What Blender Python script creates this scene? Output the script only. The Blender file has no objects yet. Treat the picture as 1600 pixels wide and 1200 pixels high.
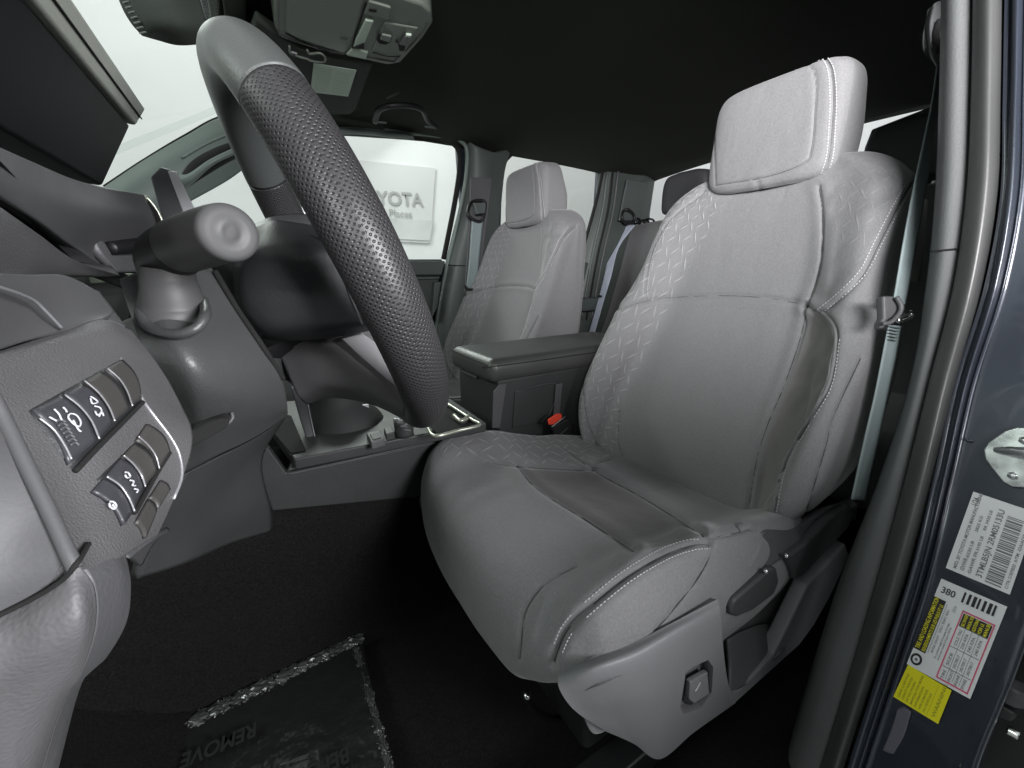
import bpy, bmesh, math, random
import numpy as np
from mathutils import Vector, Matrix
random.seed(7); np.random.seed(7)
S = bpy.context.scene
COL = S.collection

# ------------------------------------------------------------------ camera
FPX = 633.0                     # focal length in photo pixels (1600 wide)
CZ = 0.70                       # camera height above the cab floor; x = rearward, y = towards passenger side
a1 = np.array([1082., -186., FPX]); a1 /= np.linalg.norm(a1)
a2 = np.array([-400., -170., FPX]); a2 = a2 - a1*(a1@a2); a2 /= np.linalg.norm(a2)
a3 = np.cross(a1, a2)
M = np.array([a1, a2, a3])      # world <- camera (x right, y down, z forward)
cam = bpy.data.cameras.new('camera'); camo = bpy.data.objects.new('camera', cam); COL.objects.link(camo)
cam.sensor_width = 36; cam.lens = FPX/1600*36; cam.clip_start = 0.01; cam.clip_end = 60
R = Matrix([[M[i][0], -M[i][1], -M[i][2]] for i in range(3)])
camo.matrix_world = Matrix.Translation((0, 0, CZ)) @ R.to_4x4()
S.camera = camo

# ------------------------------------------------------------------ world and lamps
W = bpy.data.worlds.new('World'); S.world = W; W.use_nodes = True
W.node_tree.nodes['Background'].inputs[0].default_value = (0.93, 0.95, 0.96, 1)
W.node_tree.nodes['Background'].inputs[1].default_value = 0.80
def area(name, loc, target, sx, sy, power, col=(1, 1, 1), spread=180):
    l = bpy.data.lights.new(name, 'AREA'); l.shape = 'RECTANGLE'; l.size = sx; l.size_y = sy
    l.energy = power; l.color = col; l.spread = math.radians(spread)
    o = bpy.data.objects.new(name, l); COL.objects.link(o); o.location = loc
    o.rotation_euler = (Vector(target)-Vector(loc)).to_track_quat('-Z', 'Y').to_euler()
    return o
area('added_light', (-0.30, -0.80, 1.08), (0.86, 0.45, 1.20), 0.7, 0.35, 14.5, (1, 0.985, 0.995), 56)  # aimed key behind the camera, added to lift headrest above cushion
area('added_light', (0.55, -0.90, 0.95), (-0.20, 0.28, 0.70), 0.5, 0.4, 7.4, (0.98, 0.98, 1), 70)  # added fill for the dash, no such source in view
area('added_light', (0.3, 2.9, 1.98), (1.1, 1.0, 0.85), 1.6, 0.4, 42, (0.95, 1, 0.97))  # added light through the far windows for the rear bench
area('added_light', (-2.6, 0.9, 2.4), (0.0, 0.9, 1.1), 2.0, 1.0, 42, (0.92, 1, 0.94))  # added light through the windscreen for headliner and visor
area('added_light', (0.6, 2.3, 3.0), (0.6, 3.4, 1.1), 3.0, 0.5, 16, (1, 1, 1), 120)  # added wash so the far wall shows white in the windows
area('added_light', (-3.2, 1.2, 3.4), (-4.5, 1.2, 1.6), 3.0, 0.5, 16, (1, 1, 1), 120)  # added wash on the front wall behind the windscreen
S.view_settings.view_transform = 'Standard'; S.view_settings.look = 'None'
S.view_settings.exposure = 0; S.view_settings.gamma = 1; S.view_settings.use_curve_mapping = False
S.render.engine = 'CYCLES'
S.cycles.max_bounces = 8; S.cycles.transparent_max_bounces = 12

# ------------------------------------------------------------------ geometry helpers
def ray(px, py): return M @ np.array([(px-800)/FPX, (py-600)/FPX, 1.])
def D(px, py, t): r = ray(px, py)*t; r[2] += CZ; return r
def PX(px, py, x): return D(px, py, x/ray(px, py)[0])
def PY(px, py, y): return D(px, py, y/ray(px, py)[1])
def PZ(px, py, z): return D(px, py, (z-CZ)/ray(px, py)[2])
def proj(G):
    G = np.asarray(G, float).copy(); G[..., 2] -= CZ
    c = G @ M
    return 800+FPX*c[..., 0]/c[..., 2], 600+FPX*c[..., 1]/c[..., 2], c[..., 2]

def cr(P, m, closed=False):
    """Catmull-Rom resample of axis 0 to m samples"""
    P = np.asarray(P, float); n = len(P)
    if closed:
        t = np.arange(m)*n/m; Q = P
        i = np.floor(t).astype(int); f = t-i
        g = lambda k: Q[(i+k) % n]
    else:
        Q = np.concatenate([[2*P[0]-P[1]], P, [2*P[-1]-P[-2]]])
        t = np.linspace(0, n-1-1e-9, m); i = np.floor(t).astype(int); f = t-i
        g = lambda k: Q[i+k+1]
    f = f.reshape((-1,)+(1,)*(P.ndim-1))
    p0, p1, p2, p3 = g(-1), g(0), g(1), g(2)
    return 0.5*((2*p1)+(-p0+p2)*f+(2*p0-5*p1+4*p2-p3)*f*f+(-p0+3*p1-3*p2+p3)*f**3)
def gridof(rows, nu, nv, cu=False, cv=False):
    G = cr(np.asarray(rows, float), nu, cu)
    G = cr(np.swapaxes(G, 0, 1), nv, cv)
    return np.swapaxes(G, 0, 1)

def link(name, me, mats, parent=None):
    o = bpy.data.objects.new(name, me); COL.objects.link(o)
    for m in (mats if isinstance(mats, (list, tuple)) else [mats]): me.materials.append(m)
    if parent is not None: o.parent = parent
    return o
def mesh_from(verts, faces, smooth=True):
    me = bpy.data.meshes.new('m'); me.from_pydata([tuple(map(float, v)) for v in verts], [], faces)
    if smooth: me.polygons.foreach_set('use_smooth', [True]*len(me.polygons))
    me.update(); return me
def recalc(me):
    bm = bmesh.new(); bm.from_mesh(me); bmesh.ops.recalc_face_normals(bm, faces=bm.faces); bm.to_mesh(me); bm.free()
def grid_mesh(name, G, mats, parent=None, cu=False, cv=False, thick=0, caps=False, zone=None, uvs=None, flip=False):
    nu, nv = G.shape[:2]
    V = G.reshape(-1, 3); F = []; uvl = []
    ru = nu if cu else nu-1; rv = nv if cv else nv-1
    for i in range(ru):
        for j in range(rv):
            a = i*nv+j; b = i*nv+(j+1) % nv; c = ((i+1) % nu)*nv+(j+1) % nv; d = ((i+1) % nu)*nv+j
            F.append((a, b, c, d) if not flip else (a, d, c, b))
    if caps and cv:
        F.append(tuple(range(nv))[::-1]); F.append(tuple((nu-1)*nv+k for k in range(nv)))
    me = mesh_from(V, F)
    # uv in metres
    du = np.linalg.norm(np.diff(G, axis=0), axis=2).mean(); dv = np.linalg.norm(np.diff(G, axis=1), axis=2).mean()
    if uvs: du, dv = uvs[0]/nu, uvs[1]/nv
    uv = me.uv_layers.new(name='UVMap'); dat = np.zeros((len(me.loops), 2)); k = 0
    for i in range(ru):
        for j in range(rv):
            q = [(i, j), (i, j+1), (i+1, j+1), (i+1, j)]
            if flip: q = [q[0], q[3], q[2], q[1]]
            for (x, y) in q: dat[k] = (y*dv, x*du); k += 1
    uv.data.foreach_set('uv', dat.ravel())
    if zone is not None:
        Z = zone.reshape(-1)
        mi = [int(Z[f[0]]) for f in F]
        me.polygons.foreach_set('material_index', mi)
    o = link(name, me, mats, parent)
    if caps or (cu and cv): recalc(me)
    if thick:
        s = o.modifiers.new('t', 'SOLIDIFY'); s.thickness = abs(thick); s.offset = -1 if thick > 0 else 1
    return o
def patch(name, rows, mat, parent=None, nu=40, nv=40, thick=0.006, bevel=0):
    """free-form sheet; rows listed top to bottom, points left to right as seen; thickness goes away from the viewer side"""
    G = gridof(rows, nu, nv)
    o = grid_mesh(name, G, mat, parent, thick=0)
    me = o.data
    # orient normals towards the camera side, thickness the other way
    c = G[nu//2, nv//2]; a = np.cross(G[nu//2, nv//2+1]-c, G[nu//2+1, nv//2]-c)
    if a @ (np.array([0, 0, CZ])-c) < 0: pass
    p = me.polygons[(nu//2)*(nv-1)+nv//2]
    if np.array(p.normal) @ (np.array([0, 0, CZ])-c) < 0: me.flip_normals()
    if thick:
        s = o.modifiers.new('t', 'SOLIDIFY'); s.thickness = thick; s.offset = -1
        if bevel:
            b = o.modifiers.new('b', 'BEVEL'); b.width = bevel; b.segments = 3; b.limit_method = 'ANGLE'; b.angle_limit = 1.0
    return o
def prism(name, pts, vec, mat, parent=None, bevel=0.003, seg=3, smooth=True):
    """polygon pts extruded along vec"""
    n = len(pts); P = [np.asarray(p, float) for p in pts]; vec = np.asarray(vec, float)
    V = P+[p+vec for p in P]
    F = [tuple(range(n)), tuple(range(2*n-1, n-1, -1))]+[(i, i+n, (i+1) % n+n, (i+1) % n) for i in range(n)]
    me = mesh_from(V, F, False); recalc(me)
    o = link(name, me, mat, parent)
    if bevel:
        b = o.modifiers.new('b', 'BEVEL'); b.width = bevel; b.segments = seg; b.limit_method = 'ANGLE'; b.angle_limit = 0.6
        b.use_clamp_overlap = True
        if smooth:
            me.polygons.foreach_set('use_smooth', [True]*len(me.polygons))
            b.harden_normals = False
            w = o.modifiers.new('w', 'WEIGHTED_NORMAL')
    return o
def box(name, lo, hi, mat, parent=None, bevel=0.003):
    (x0, y0, z0), (x1, y1, z1) = lo, hi
    return prism(name, [(x0, y0, z0), (x1, y0, z0), (x1, y1, z0), (x0, y1, z0)], (0, 0, z1-z0), mat, parent, bevel)
def tube(name, pts, r, mat, parent=None, n=60, k=14, flat=1.0, closed=False, up=None):
    P = cr(np.array(pts, float), n, closed); rr = r if np.ndim(r) else [r]*len(pts)
    rad = cr(np.array(rr, float)[:, None], n, closed)[:, 0]
    T = np.gradient(P, axis=0)
    if closed: T = np.roll(P, -1, 0)-np.roll(P, 1, 0)
    T /= np.linalg.norm(T, axis=1)[:, None]+1e-12
    u = np.array(up if up is not None else (0, 0, 1.)); G = np.zeros((n, k, 3))
    for i in range(n):
        a = u-T[i]*(u@T[i])
        if np.linalg.norm(a) < 1e-3: a = np.array([1., 0, 0])-T[i]*T[i][0]
        a /= np.linalg.norm(a)
        if up is None: u = a
        b = np.cross(T[i], a)
        for j in range(k):
            th = 2*math.pi*j/k
            G[i, j] = P[i]+rad[i]*(math.cos(th)*a+flat*math.sin(th)*b)
    return grid_mesh(name, G, mat, parent, cu=closed, cv=True, caps=not closed)
def ribbon(name, edges, mat, parent=None, thick=0.0016, n=60):
    """edges: list of (left point, right point)"""
    G = gridof([[np.asarray(a), (np.asarray(a)+np.asarray(b))/2, np.asarray(b)] for a, b in edges], n, 7)
    o = grid_mesh(name, G, mat, parent); s = o.modifiers.new('t', 'SOLIDIFY'); s.thickness = thick; s.offset = 0
    return o
def in_poly(u, v, poly):
    u = np.asarray(u); v = np.asarray(v); r = np.zeros(u.shape, bool); n = len(poly); j = n-1
    for i in range(n):
        xi, yi = poly[i]; xj, yj = poly[j]
        c = ((yi > v) != (yj > v)) & (u < (xj-xi)*(v-yi)/(yj-yi+1e-9)+xi); r ^= c; j = i
    return r
def smooth_line(pl, m=120): return cr(np.array(pl, float), m)
def dist_poly(u, v, pl):
    L = smooth_line(pl, max(30, 12*len(pl))); best = np.full(u.shape, 1e9)
    for (x0, y0), (x1, y1) in zip(L[:-1], L[1:]):
        dx, dy = x1-x0, y1-y0; q = dx*dx+dy*dy+1e-9
        t = np.clip(((u-x0)*dx+(v-y0)*dy)/q, 0, 1)
        best = np.minimum(best, np.hypot(u-x0-t*dx, v-y0-t*dy))
    return best
def normals(G, cv=False):
    a = np.gradient(G, axis=0); b = np.gradient(G, axis=1)
    if cv: b = np.roll(G, -1, 1)-np.roll(G, 1, 1)
    n = np.cross(b, a); return n/(np.linalg.norm(n, axis=2)[..., None]+1e-12)
def facing(G, N):
    v = np.array([0, 0, CZ])-G; s = (N*v).sum(2)
    return s
def groove(G, N, mask, lines, depth=0.003, width=0.0035, puff=0.0):
    u, v, w = proj(G)
    for pl in lines:
        d = dist_poly(u, v, pl)*w/FPX
        k = np.exp(-(d/width)**2)*depth-(np.exp(-((d-0.010)/0.010)**2)*puff if puff else 0)
        G -= N*(k*mask)[..., None]
    return G
def pick(G, N, mask, pl, step, off=0.0006):
    """points of the surface under a photo-space line, spaced by step metres"""
    u, v, w = proj(G); L = smooth_line(pl, 500); out = []
    idx = np.argwhere(mask); U = u[mask]; V = v[mask]
    last = None
    for x, y in L:
        k = np.argmin((U-x)**2+(V-y)**2); i, j = idx[k]
        # first-order correction to hit the exact pixel
        p = G[i, j]; n = N[i, j]; r = ray(x, y); o = np.array([0, 0, CZ]); den = r@n
        if abs(den) > 0.05:
            q = o+r*(((p-o)@n)/den)
            if np.linalg.norm(q-p) < 0.008: p = q
        p = p+n*off
        if last is None or np.linalg.norm(p-last) >= step: out.append((p, n)); last = p
    return out
def stitches(name, G, N, mask, lines, mat, parent, step=0.0046, length=0.0030, r=0.00055, off=0.0008):
    V = []; F = []
    for pl in lines:
        P = pick(G, N, mask, pl, step, off)
        for (p, n), (q, _) in zip(P[:-1], P[1:]):
            t = q-p; l = np.linalg.norm(t)
            if l > step*2.5: continue
            t /= l; b = np.cross(t, n); b /= np.linalg.norm(b)+1e-9
            ring = []
            for s, h, ww in ((-0.5, 0, .5), (-0.3, 1, 1), (0.3, 1, 1), (0.5, 0, .5)):
                c = p+t*(s*length)
                ring.append([c-b*r*ww, c+n*r*(h*1.1+.1), c+b*r*ww])
            base = len(V); V += [x for rr in ring for x in rr]
            for a in range(3):
                for c in range(2): F.append((base+a*3+c, base+a*3+c+1, base+(a+1)*3+c+1, base+(a+1)*3+c))
    if not V: return None
    return link(name, mesh_from(V, F), mat, parent)

def seams(G, N, mask, lines, mat_, parent, rad=.0007, off=-.0002):
    for pl in lines:
        P = [p for p, n in pick(G, N, mask, pl, .004, off)]
        if len(P) < 4: continue
        Q = np.array(P); 
        for _ in range(2): Q[1:-1] = (Q[:-2]+2*Q[1:-1]+Q[2:])/4
        tube('seam', list(Q), rad, mat_, parent, n=max(20, len(Q)*2), k=6)

def thing(name, label, cat, group=None):
    o = bpy.data.objects.new(name, None); COL.objects.link(o); o.empty_display_size = 0.05
    o['label'] = label; o['category'] = cat
    if group: o['group'] = group
    THINGS.append(o); return o
THINGS = []
def tag(o, label, cat, group=None):
    o['label'] = label; o['category'] = cat
    if group: o['group'] = group
    return o
def struct(o, kind='structure'): o['kind'] = kind; return o

# ------------------------------------------------------------------ materials
def mat(name, col, rough=0.5, metal=0, bump=0, bscale=400, var=0, vscale=8, coat=0, sheen=0, spec=0.5, tex='noise', bdist=0.001):
    m = bpy.data.materials.new(name); m.use_nodes = True; nt = m.node_tree; N = nt.nodes; L = nt.links
    b = N['Principled BSDF']; b.inputs['Base Color'].default_value = (*col, 1)
    b.inputs['Roughness'].default_value = rough; b.inputs['Metallic'].default_value = metal
    b.inputs['Coat Weight'].default_value = coat; b.inputs['Sheen Weight'].default_value = sheen
    b.inputs['Sheen Roughness'].default_value = 0.4
    b.inputs['Specular IOR Level'].default_value = spec
    tc = N.new('ShaderNodeTexCoord')
    if var:
        n = N.new('ShaderNodeTexNoise'); n.inputs['Scale'].default_value = vscale; n.inputs['Detail'].default_value = 6
        L.new(tc.outputs['Object'], n.inputs['Vector'])
        r = N.new('ShaderNodeMapRange'); r.inputs[1].default_value = 0.3; r.inputs[2].default_value = 0.7
        r.inputs[3].default_value = 1-var; r.inputs[4].default_value = 1+var
        L.new(n.outputs[0], r.inputs[0])
        mx = N.new('ShaderNodeVectorMath'); mx.operation = 'SCALE'; mx.inputs[0].default_value = col
        L.new(r.outputs[0], mx.inputs['Scale']); L.new(mx.outputs[0], b.inputs['Base Color'])
        r2 = N.new('ShaderNodeMapRange'); r2.inputs[1].default_value = 0.3; r2.inputs[2].default_value = 0.7
        r2.inputs[3].default_value = max(0.02, rough-0.06); r2.inputs[4].default_value = min(1, rough+0.06)
        L.new(n.outputs[0], r2.inputs[0]); L.new(r2.outputs[0], b.inputs['Roughness'])
    if bump:
        if tex == 'noise':
            n = N.new('ShaderNodeTexNoise'); n.inputs['Scale'].default_value = bscale; n.inputs['Detail'].default_value = 3
        else:
            n = N.new('ShaderNodeTexVoronoi'); n.inputs['Scale'].default_value = bscale; n.feature = 'SMOOTH_F1'
        L.new(tc.outputs['Object'], n.inputs['Vector'])
        bp = N.new('ShaderNodeBump'); bp.inputs['Strength'].default_value = bump; bp.inputs['Distance'].default_value = bdist
        L.new(n.outputs[0], bp.inputs['Height']); L.new(bp.outputs[0], b.inputs['Normal'])
        m['bump'] = 1
    return m
def fabric(name, col, weave=0.35, plate=False, rough=0.75):
    m = mat(name, col, rough, sheen=0.25, var=0.14, vscale=420, spec=0.4)
    nt = m.node_tree; N = nt.nodes; L = nt.links; b = N['Principled BSDF']
    tc = N.new('ShaderNodeTexCoord')
    nz = N.new('ShaderNodeTexNoise'); nz.inputs['Scale'].default_value = 900; nz.inputs['Detail'].default_value = 2
    L.new(tc.outputs['Object'], nz.inputs['Vector'])
    bp = N.new('ShaderNodeBump'); bp.inputs['Strength'].default_value = weave; bp.inputs['Distance'].default_value = 0.0006
    L.new(nz.outputs[0], bp.inputs['Height'])
    wr = N.new('ShaderNodeTexNoise'); wr.inputs['Scale'].default_value = 22; wr.inputs['Detail'].default_value = 5; wr.inputs['Distortion'].default_value = 0.6
    L.new(tc.outputs['Object'], wr.inputs['Vector'])
    b2 = N.new('ShaderNodeBump'); b2.inputs['Strength'].default_value = 0.30; b2.inputs['Distance'].default_value = 0.006
    L.new(wr.outputs[0], b2.inputs['Height']); L.new(bp.outputs[0], b2.inputs['Normal'])
    last = b2
    if plate:
        # tread-plate emboss: two crossed sets of short bars on a staggered lattice (uv is in metres)
        def mth(op, a=None, c=None, va=0, vc=0):
            n = N.new('ShaderNodeMath'); n.operation = op
            if a is not None: L.new(a, n.inputs[0])
            else: n.inputs[0].default_value = va
            if c is not None: L.new(c, n.inputs[1])
            else: n.inputs[1].default_value = vc
            return n.outputs[0]
        uvn = N.new('ShaderNodeUVMap'); sx = N.new('ShaderNodeSeparateXYZ'); L.new(uvn.outputs[0], sx.inputs[0])
        def bars(ox, oy, ang):
            P = 0.047
            fx = mth('SUBTRACT', mth('FRACT', mth('ADD', mth('DIVIDE', sx.outputs[0], None, vc=P), None, vc=ox)), None, vc=0.5)
            fy = mth('SUBTRACT', mth('FRACT', mth('ADD', mth('DIVIDE', sx.outputs[1], None, vc=P), None, vc=oy)), None, vc=0.5)
            c, s = math.cos(ang), math.sin(ang)
            al = mth('ADD', mth('MULTIPLY', fx, None, vc=c), mth('MULTIPLY', fy, None, vc=s))
            ac = mth('ADD', mth('MULTIPLY', fx, None, vc=-s), mth('MULTIPLY', fy, None, vc=c))
            al = mth('DIVIDE', mth('ABSOLUTE', al), None, vc=0.33)
            wd = mth('MULTIPLY', mth('SUBTRACT', None, mth('MULTIPLY', al, al), va=1), None, vc=0.062)
            d = mth('SUBTRACT', wd, mth('ABSOLUTE', ac))
            return mth('MAXIMUM', mth('MINIMUM', mth('MULTIPLY', d, None, vc=16), None, vc=1), None, vc=0)
        h = mth('MAXIMUM', bars(0, 0, 0.45), bars(0.5, 0.5, 0.45))
        h2 = mth('MAXIMUM', bars(0.5, 0, 2.05), bars(0, 0.5, 2.05))
        h = mth('MAXIMUM', h, h2)
        b3 = N.new('ShaderNodeBump'); b3.inputs['Strength'].default_value = 0.8; b3.inputs['Distance'].default_value = 0.0016
        L.new(h, b3.inputs['Height']); L.new(b2.outputs[0], b3.inputs['Normal']); last = b3
        # the bars are woven in a slightly paler yarn
        bc = b.inputs['Base Color'].links[0].from_socket
        mx = N.new('ShaderNodeMixRGB'); mx.blend_type = 'MIX'; L.new(bc, mx.inputs[1])
        mx.inputs[2].default_value = (col[0]*1.9, col[1]*1.9, col[2]*1.9, 1)
        L.new(mth('MULTIPLY', h, None, vc=0.8), mx.inputs[0]); L.new(mx.outputs[0], b.inputs['Base Color'])
    L.new(last.outputs[0], b.inputs['Normal'])
    return m
def perforated(name, col):
    m = mat(name, col, 0.42, spec=0.5); nt = m.node_tree; N = nt.nodes; L = nt.links; b = N['Principled BSDF']
    uv = N.new('ShaderNodeUVMap')
    def dots(off):
        a = N.new('ShaderNodeVectorMath'); a.operation = 'MULTIPLY_ADD'; L.new(uv.outputs[0], a.inputs[0])
        a.inputs[1].default_value = (1/0.0041, 1/0.0041, 0); a.inputs[2].default_value = (off, off, 0)
        f = N.new('ShaderNodeVectorMath'); f.operation = 'FRACTION'; L.new(a.outputs[0], f.inputs[0])
        s = N.new('ShaderNodeVectorMath'); s.operation = 'SUBTRACT'; L.new(f.outputs[0], s.inputs[0]); s.inputs[1].default_value = (.5, .5, 0)
        l = N.new('ShaderNodeVectorMath'); l.operation = 'LENGTH'; L.new(s.outputs[0], l.inputs[0]); return l.outputs['Value']
    mn = N.new('ShaderNodeMath'); mn.operation = 'MINIMUM'; L.new(dots(0), mn.inputs[0]); L.new(dots(.5), mn.inputs[1])
    mr = N.new('ShaderNodeMapRange'); mr.inputs[1].default_value = 0.08; mr.inputs[2].default_value = 0.24; L.new(mn.outputs[0], mr.inputs[0])
    mx = N.new('ShaderNodeMixRGB'); mx.inputs[1].default_value = (col[0]*.22, col[1]*.22, col[2]*.22, 1); mx.inputs[2].default_value = (*col, 1)
    L.new(mr.outputs[0], mx.inputs[0]); L.new(mx.outputs[0], b.inputs['Base Color'])
    bp = N.new('ShaderNodeBump'); bp.inputs['Strength'].default_value = 1; bp.inputs['Distance'].default_value = 0.00045
    L.new(mr.outputs[0], bp.inputs['Height'])
    tc = N.new('ShaderNodeTexCoord'); nz = N.new('ShaderNodeTexNoise'); nz.inputs['Scale'].default_value = 700; L.new(tc.outputs['Object'], nz.inputs[0])
    b2 = N.new('ShaderNodeBump'); b2.inputs['Strength'].default_value = 0.3; b2.inputs['Distance'].default_value = 0.0005
    L.new(nz.outputs[0], b2.inputs['Height']); L.new(bp.outputs[0], b2.inputs['Normal']); L.new(b2.outputs[0], b.inputs['Normal'])
    return m
def glassmat(name, tint):
    m = bpy.data.materials.new(name); m.use_nodes = True; nt = m.node_tree; N = nt.nodes; L = nt.links
    N.remove(N['Principled BSDF']); t = N.new('ShaderNodeBsdfTransparent'); t.inputs[0].default_value = (*tint, 1)
    g = N.new('ShaderNodeBsdfGlossy'); g.inputs['Roughness'].default_value = 0.02
    lw = N.new('ShaderNodeValue'); lw.outputs[0].default_value = 0.03
    mx = N.new('ShaderNodeMixShader'); L.new(lw.outputs[0], mx.inputs[0]); L.new(t.outputs[0], mx.inputs[1]); L.new(g.outputs[0], mx.inputs[2])
    L.new(mx.outputs[0], N['Material Output'].inputs[0]); return m

FAB = (0.166, 0.166, 0.171)
def zoned():
    m = fabric('seat_fabric', FAB, plate=True); nt = m.node_tree; N = nt.nodes; L = nt.links; b = N['Principled BSDF']
    at = N.new('ShaderNodeAttribute'); at.attribute_name = 'zone'; sp_ = N.new('ShaderNodeSeparateColor'); L.new(at.outputs['Color'], sp_.inputs[0])
    mixn = b.inputs['Base Color'].links[0].from_node; h = mixn.inputs[0].links[0].from_socket
    mu = N.new('ShaderNodeMath'); mu.operation = 'MULTIPLY'; L.new(h, mu.inputs[0]); L.new(sp_.outputs[0], mu.inputs[1]); L.new(mu.outputs[0], mixn.inputs[0])
    for n in list(N):
        if n.type == 'BUMP' and abs(n.inputs['Distance'].default_value-0.0016) < 1e-6:
            hh = n.inputs['Height'].links[0].from_socket; m2 = N.new('ShaderNodeMath'); m2.operation = 'MULTIPLY'
            L.new(hh, m2.inputs[0]); L.new(sp_.outputs[0], m2.inputs[1]); L.new(m2.outputs[0], n.inputs['Height'])
    last = mixn.outputs[0]
    for k, c in ((1, (.150, .145, .142)), (2, (.098, .092, .094))):  # last tone darkens the cushion insert: shade put into the cloth colour
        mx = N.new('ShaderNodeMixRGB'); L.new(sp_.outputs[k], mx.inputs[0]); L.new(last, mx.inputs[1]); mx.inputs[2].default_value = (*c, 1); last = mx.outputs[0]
    L.new(last, b.inputs['Base Color']); return m
m_fab = fabric('seat_cloth', FAB)
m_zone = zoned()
def soft(mask, u, v, poly, px):
    d = dist_poly2(u, v, poly); k = np.clip(d/px, 0, 1); return mask*k*k*(3-2*k)
def dist_poly2(u, v, poly):
    best = np.full(u.shape, 1e9)
    for (x0, y0), (x1, y1) in zip(poly, poly[1:]+poly[:1]):
        dx, dy = x1-x0, y1-y0; q = dx*dx+dy*dy+1e-9
        t = np.clip(((u-x0)*dx+(v-y0)*dy)/q, 0, 1)
        best = np.minimum(best, np.hypot(u-x0-t*dx, v-y0-t*dy))
    return best
def zoneattr(o, Z):
    at = o.data.color_attributes.new('zone', 'FLOAT_COLOR', 'POINT'); n = len(o.data.vertices)
    c = np.ones((n, 4)); c[:, :3] = Z.reshape(-1, 3); at.data.foreach_set('color', c.ravel())
m_seam = mat('seam_shadow_thread', (.045, .044, .046), .8)
m_thread = mat('pale_thread', (0.5, 0.5, 0.52), 0.6)
m_pl = mat('grained_plastic', (0.075, 0.075, 0.08), 0.5, bump=0.35, bscale=420, var=0.06)
m_pl2 = mat('coarse_grained_plastic', (0.092, 0.090, 0.094), 0.5, bump=0.55, bscale=1100, var=0.05)
m_peb = mat('pebbled_plastic', (0.088, 0.086, 0.091), 0.56, bump=0.35, bscale=700, var=0.05, tex='voronoi', bdist=0.0007)
m_pl3 = mat('smooth_soft_plastic', (0.075, 0.075, 0.079), 0.56, bump=0.12, bscale=600, var=0.05)
m_shield = mat('seat_shield_plastic', (0.17, 0.17, 0.178), 0.5, bump=0.35, bscale=700, var=0.04)
m_dk = mat('dark_plastic', (0.022, 0.023, 0.025), 0.45, bump=0.25, bscale=500, var=0.1)
m_matte = mat('matte_boot', (.018, .019, .019), .75, bump=.5, bscale=250)
m_blk = mat('black_plastic', (0.008, 0.008, 0.009), 0.5, bump=0.1)
m_gloss = mat('glossy_black', (0.012, 0.012, 0.014), 0.12, var=0.2, vscale=20)
m_col = mat('column_plastic', (0.055, 0.058, 0.058), 0.45, bump=0.3, bscale=500, var=0.07)
m_con = mat('console_plastic', (0.032, 0.034, 0.034), 0.5, bump=0.3, bscale=450, var=0.08)
m_gap = mat('shadow_gap_rubber', (0.006, 0.006, 0.006), 0.9)
m_con2 = mat('lever_plastic', (0.045, 0.045, 0.048), 0.5, bump=.2, bscale=700)
m_stalk = mat('stalk_plastic', (0.060, 0.060, 0.061), 0.55, bump=.08, bscale=1800)
m_leather = mat('smooth_leather', (0.066, 0.072, 0.070), 0.42, bump=0.3, bscale=500, var=0.05)
m_perf = perforated('perforated_leather', (0.031, 0.030, 0.032))
m_armr = mat('armrest_leather', (0.05, 0.052, 0.05), 0.42, bump=0.3, bscale=450, var=0.06)
m_silver = mat('satin_silver', (0.42, 0.42, 0.44), 0.35, metal=0.6, var=0.05)
m_spoke = mat('spoke_trim_grey', (.17, .17, .18), .45)
m_chrome = mat('chrome', (0.7, 0.72, 0.7), 0.18, metal=1)
m_champ = mat('champagne_trim', (0.5, 0.52, 0.44), 0.3, metal=0.7)
m_zinc = mat('zinc_steel', (0.55, 0.58, 0.58), 0.3, metal=0.85, var=0.25, vscale=60)
m_liner = mat('headliner_cloth', (0.024, 0.027, 0.022), 0.95, bump=0.4, bscale=500, var=0.12, spec=0.2)
m_visor = mat('visor_cloth', (0.05, 0.058, 0.05), 0.9, bump=0.4, bscale=500, var=0.1, spec=0.2)
m_over = mat('overhead_plastic', (0.15, 0.17, 0.145), 0.5, bump=0.3, bscale=400, var=0.06)
m_pillar = mat('pillar_plastic', (0.065, 0.078, 0.075), 0.5, bump=0.3, bscale=400, var=0.08)
m_trimB = mat('door_pillar_trim', (0.095, 0.10, 0.102), 0.6, bump=0.4, bscale=500, var=0.06)
m_seal = mat('door_seal_rubber', (0.062, 0.063, 0.063), 0.38, bump=0.15, bscale=300, var=0.08)
m_paint = mat('dark_slate_paint', (0.035, 0.042, 0.058), 0.28, metal=0.35, coat=0.6, var=0.05, vscale=5)
m_carpet = mat('black_carpet', (0.0135, 0.0135, 0.013), 1.0, bump=1.0, bscale=900, var=0.4, vscale=330, spec=0.1, bdist=0.003)
m_mat = mat('floor_mat_cloth', (0.009, 0.0092, 0.0095), 0.6, bump=0.6, bscale=700, var=0.15, vscale=30)
m_web = mat('belt_webbing', (0.20, 0.245, 0.25), 0.6, bump=0.5, bscale=900, var=0.05)
m_red = mat('red_button', (0.75, 0.06, 0.03), 0.4)
m_white = mat('booth_white', (0.86, 0.87, 0.87), 0.6, var=0.01)
m_dwall = mat('bounce_cut_wall', (.10, .10, .10), .8)
m_grey = mat('booth_grey', (0.6, 0.61, 0.61), 0.7)
m_paper = mat('paper_white', (0.72, 0.73, 0.75), 0.5)
m_ink = mat('print_grey', (0.16, 0.16, 0.17), 0.6)
m_inkb = mat('print_black', (0.02, 0.02, 0.02), 0.6)
m_yel = mat('label_yellow', (0.80, 0.74, 0.02), 0.4)
m_yink = mat('print_on_yellow', (0.35, 0.33, 0.03), 0.5)
m_pink = mat('print_pink', (0.62, 0.10, 0.20), 0.5)
m_icon = mat('icon_white', (0.50, 0.50, 0.54), 0.5)
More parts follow.
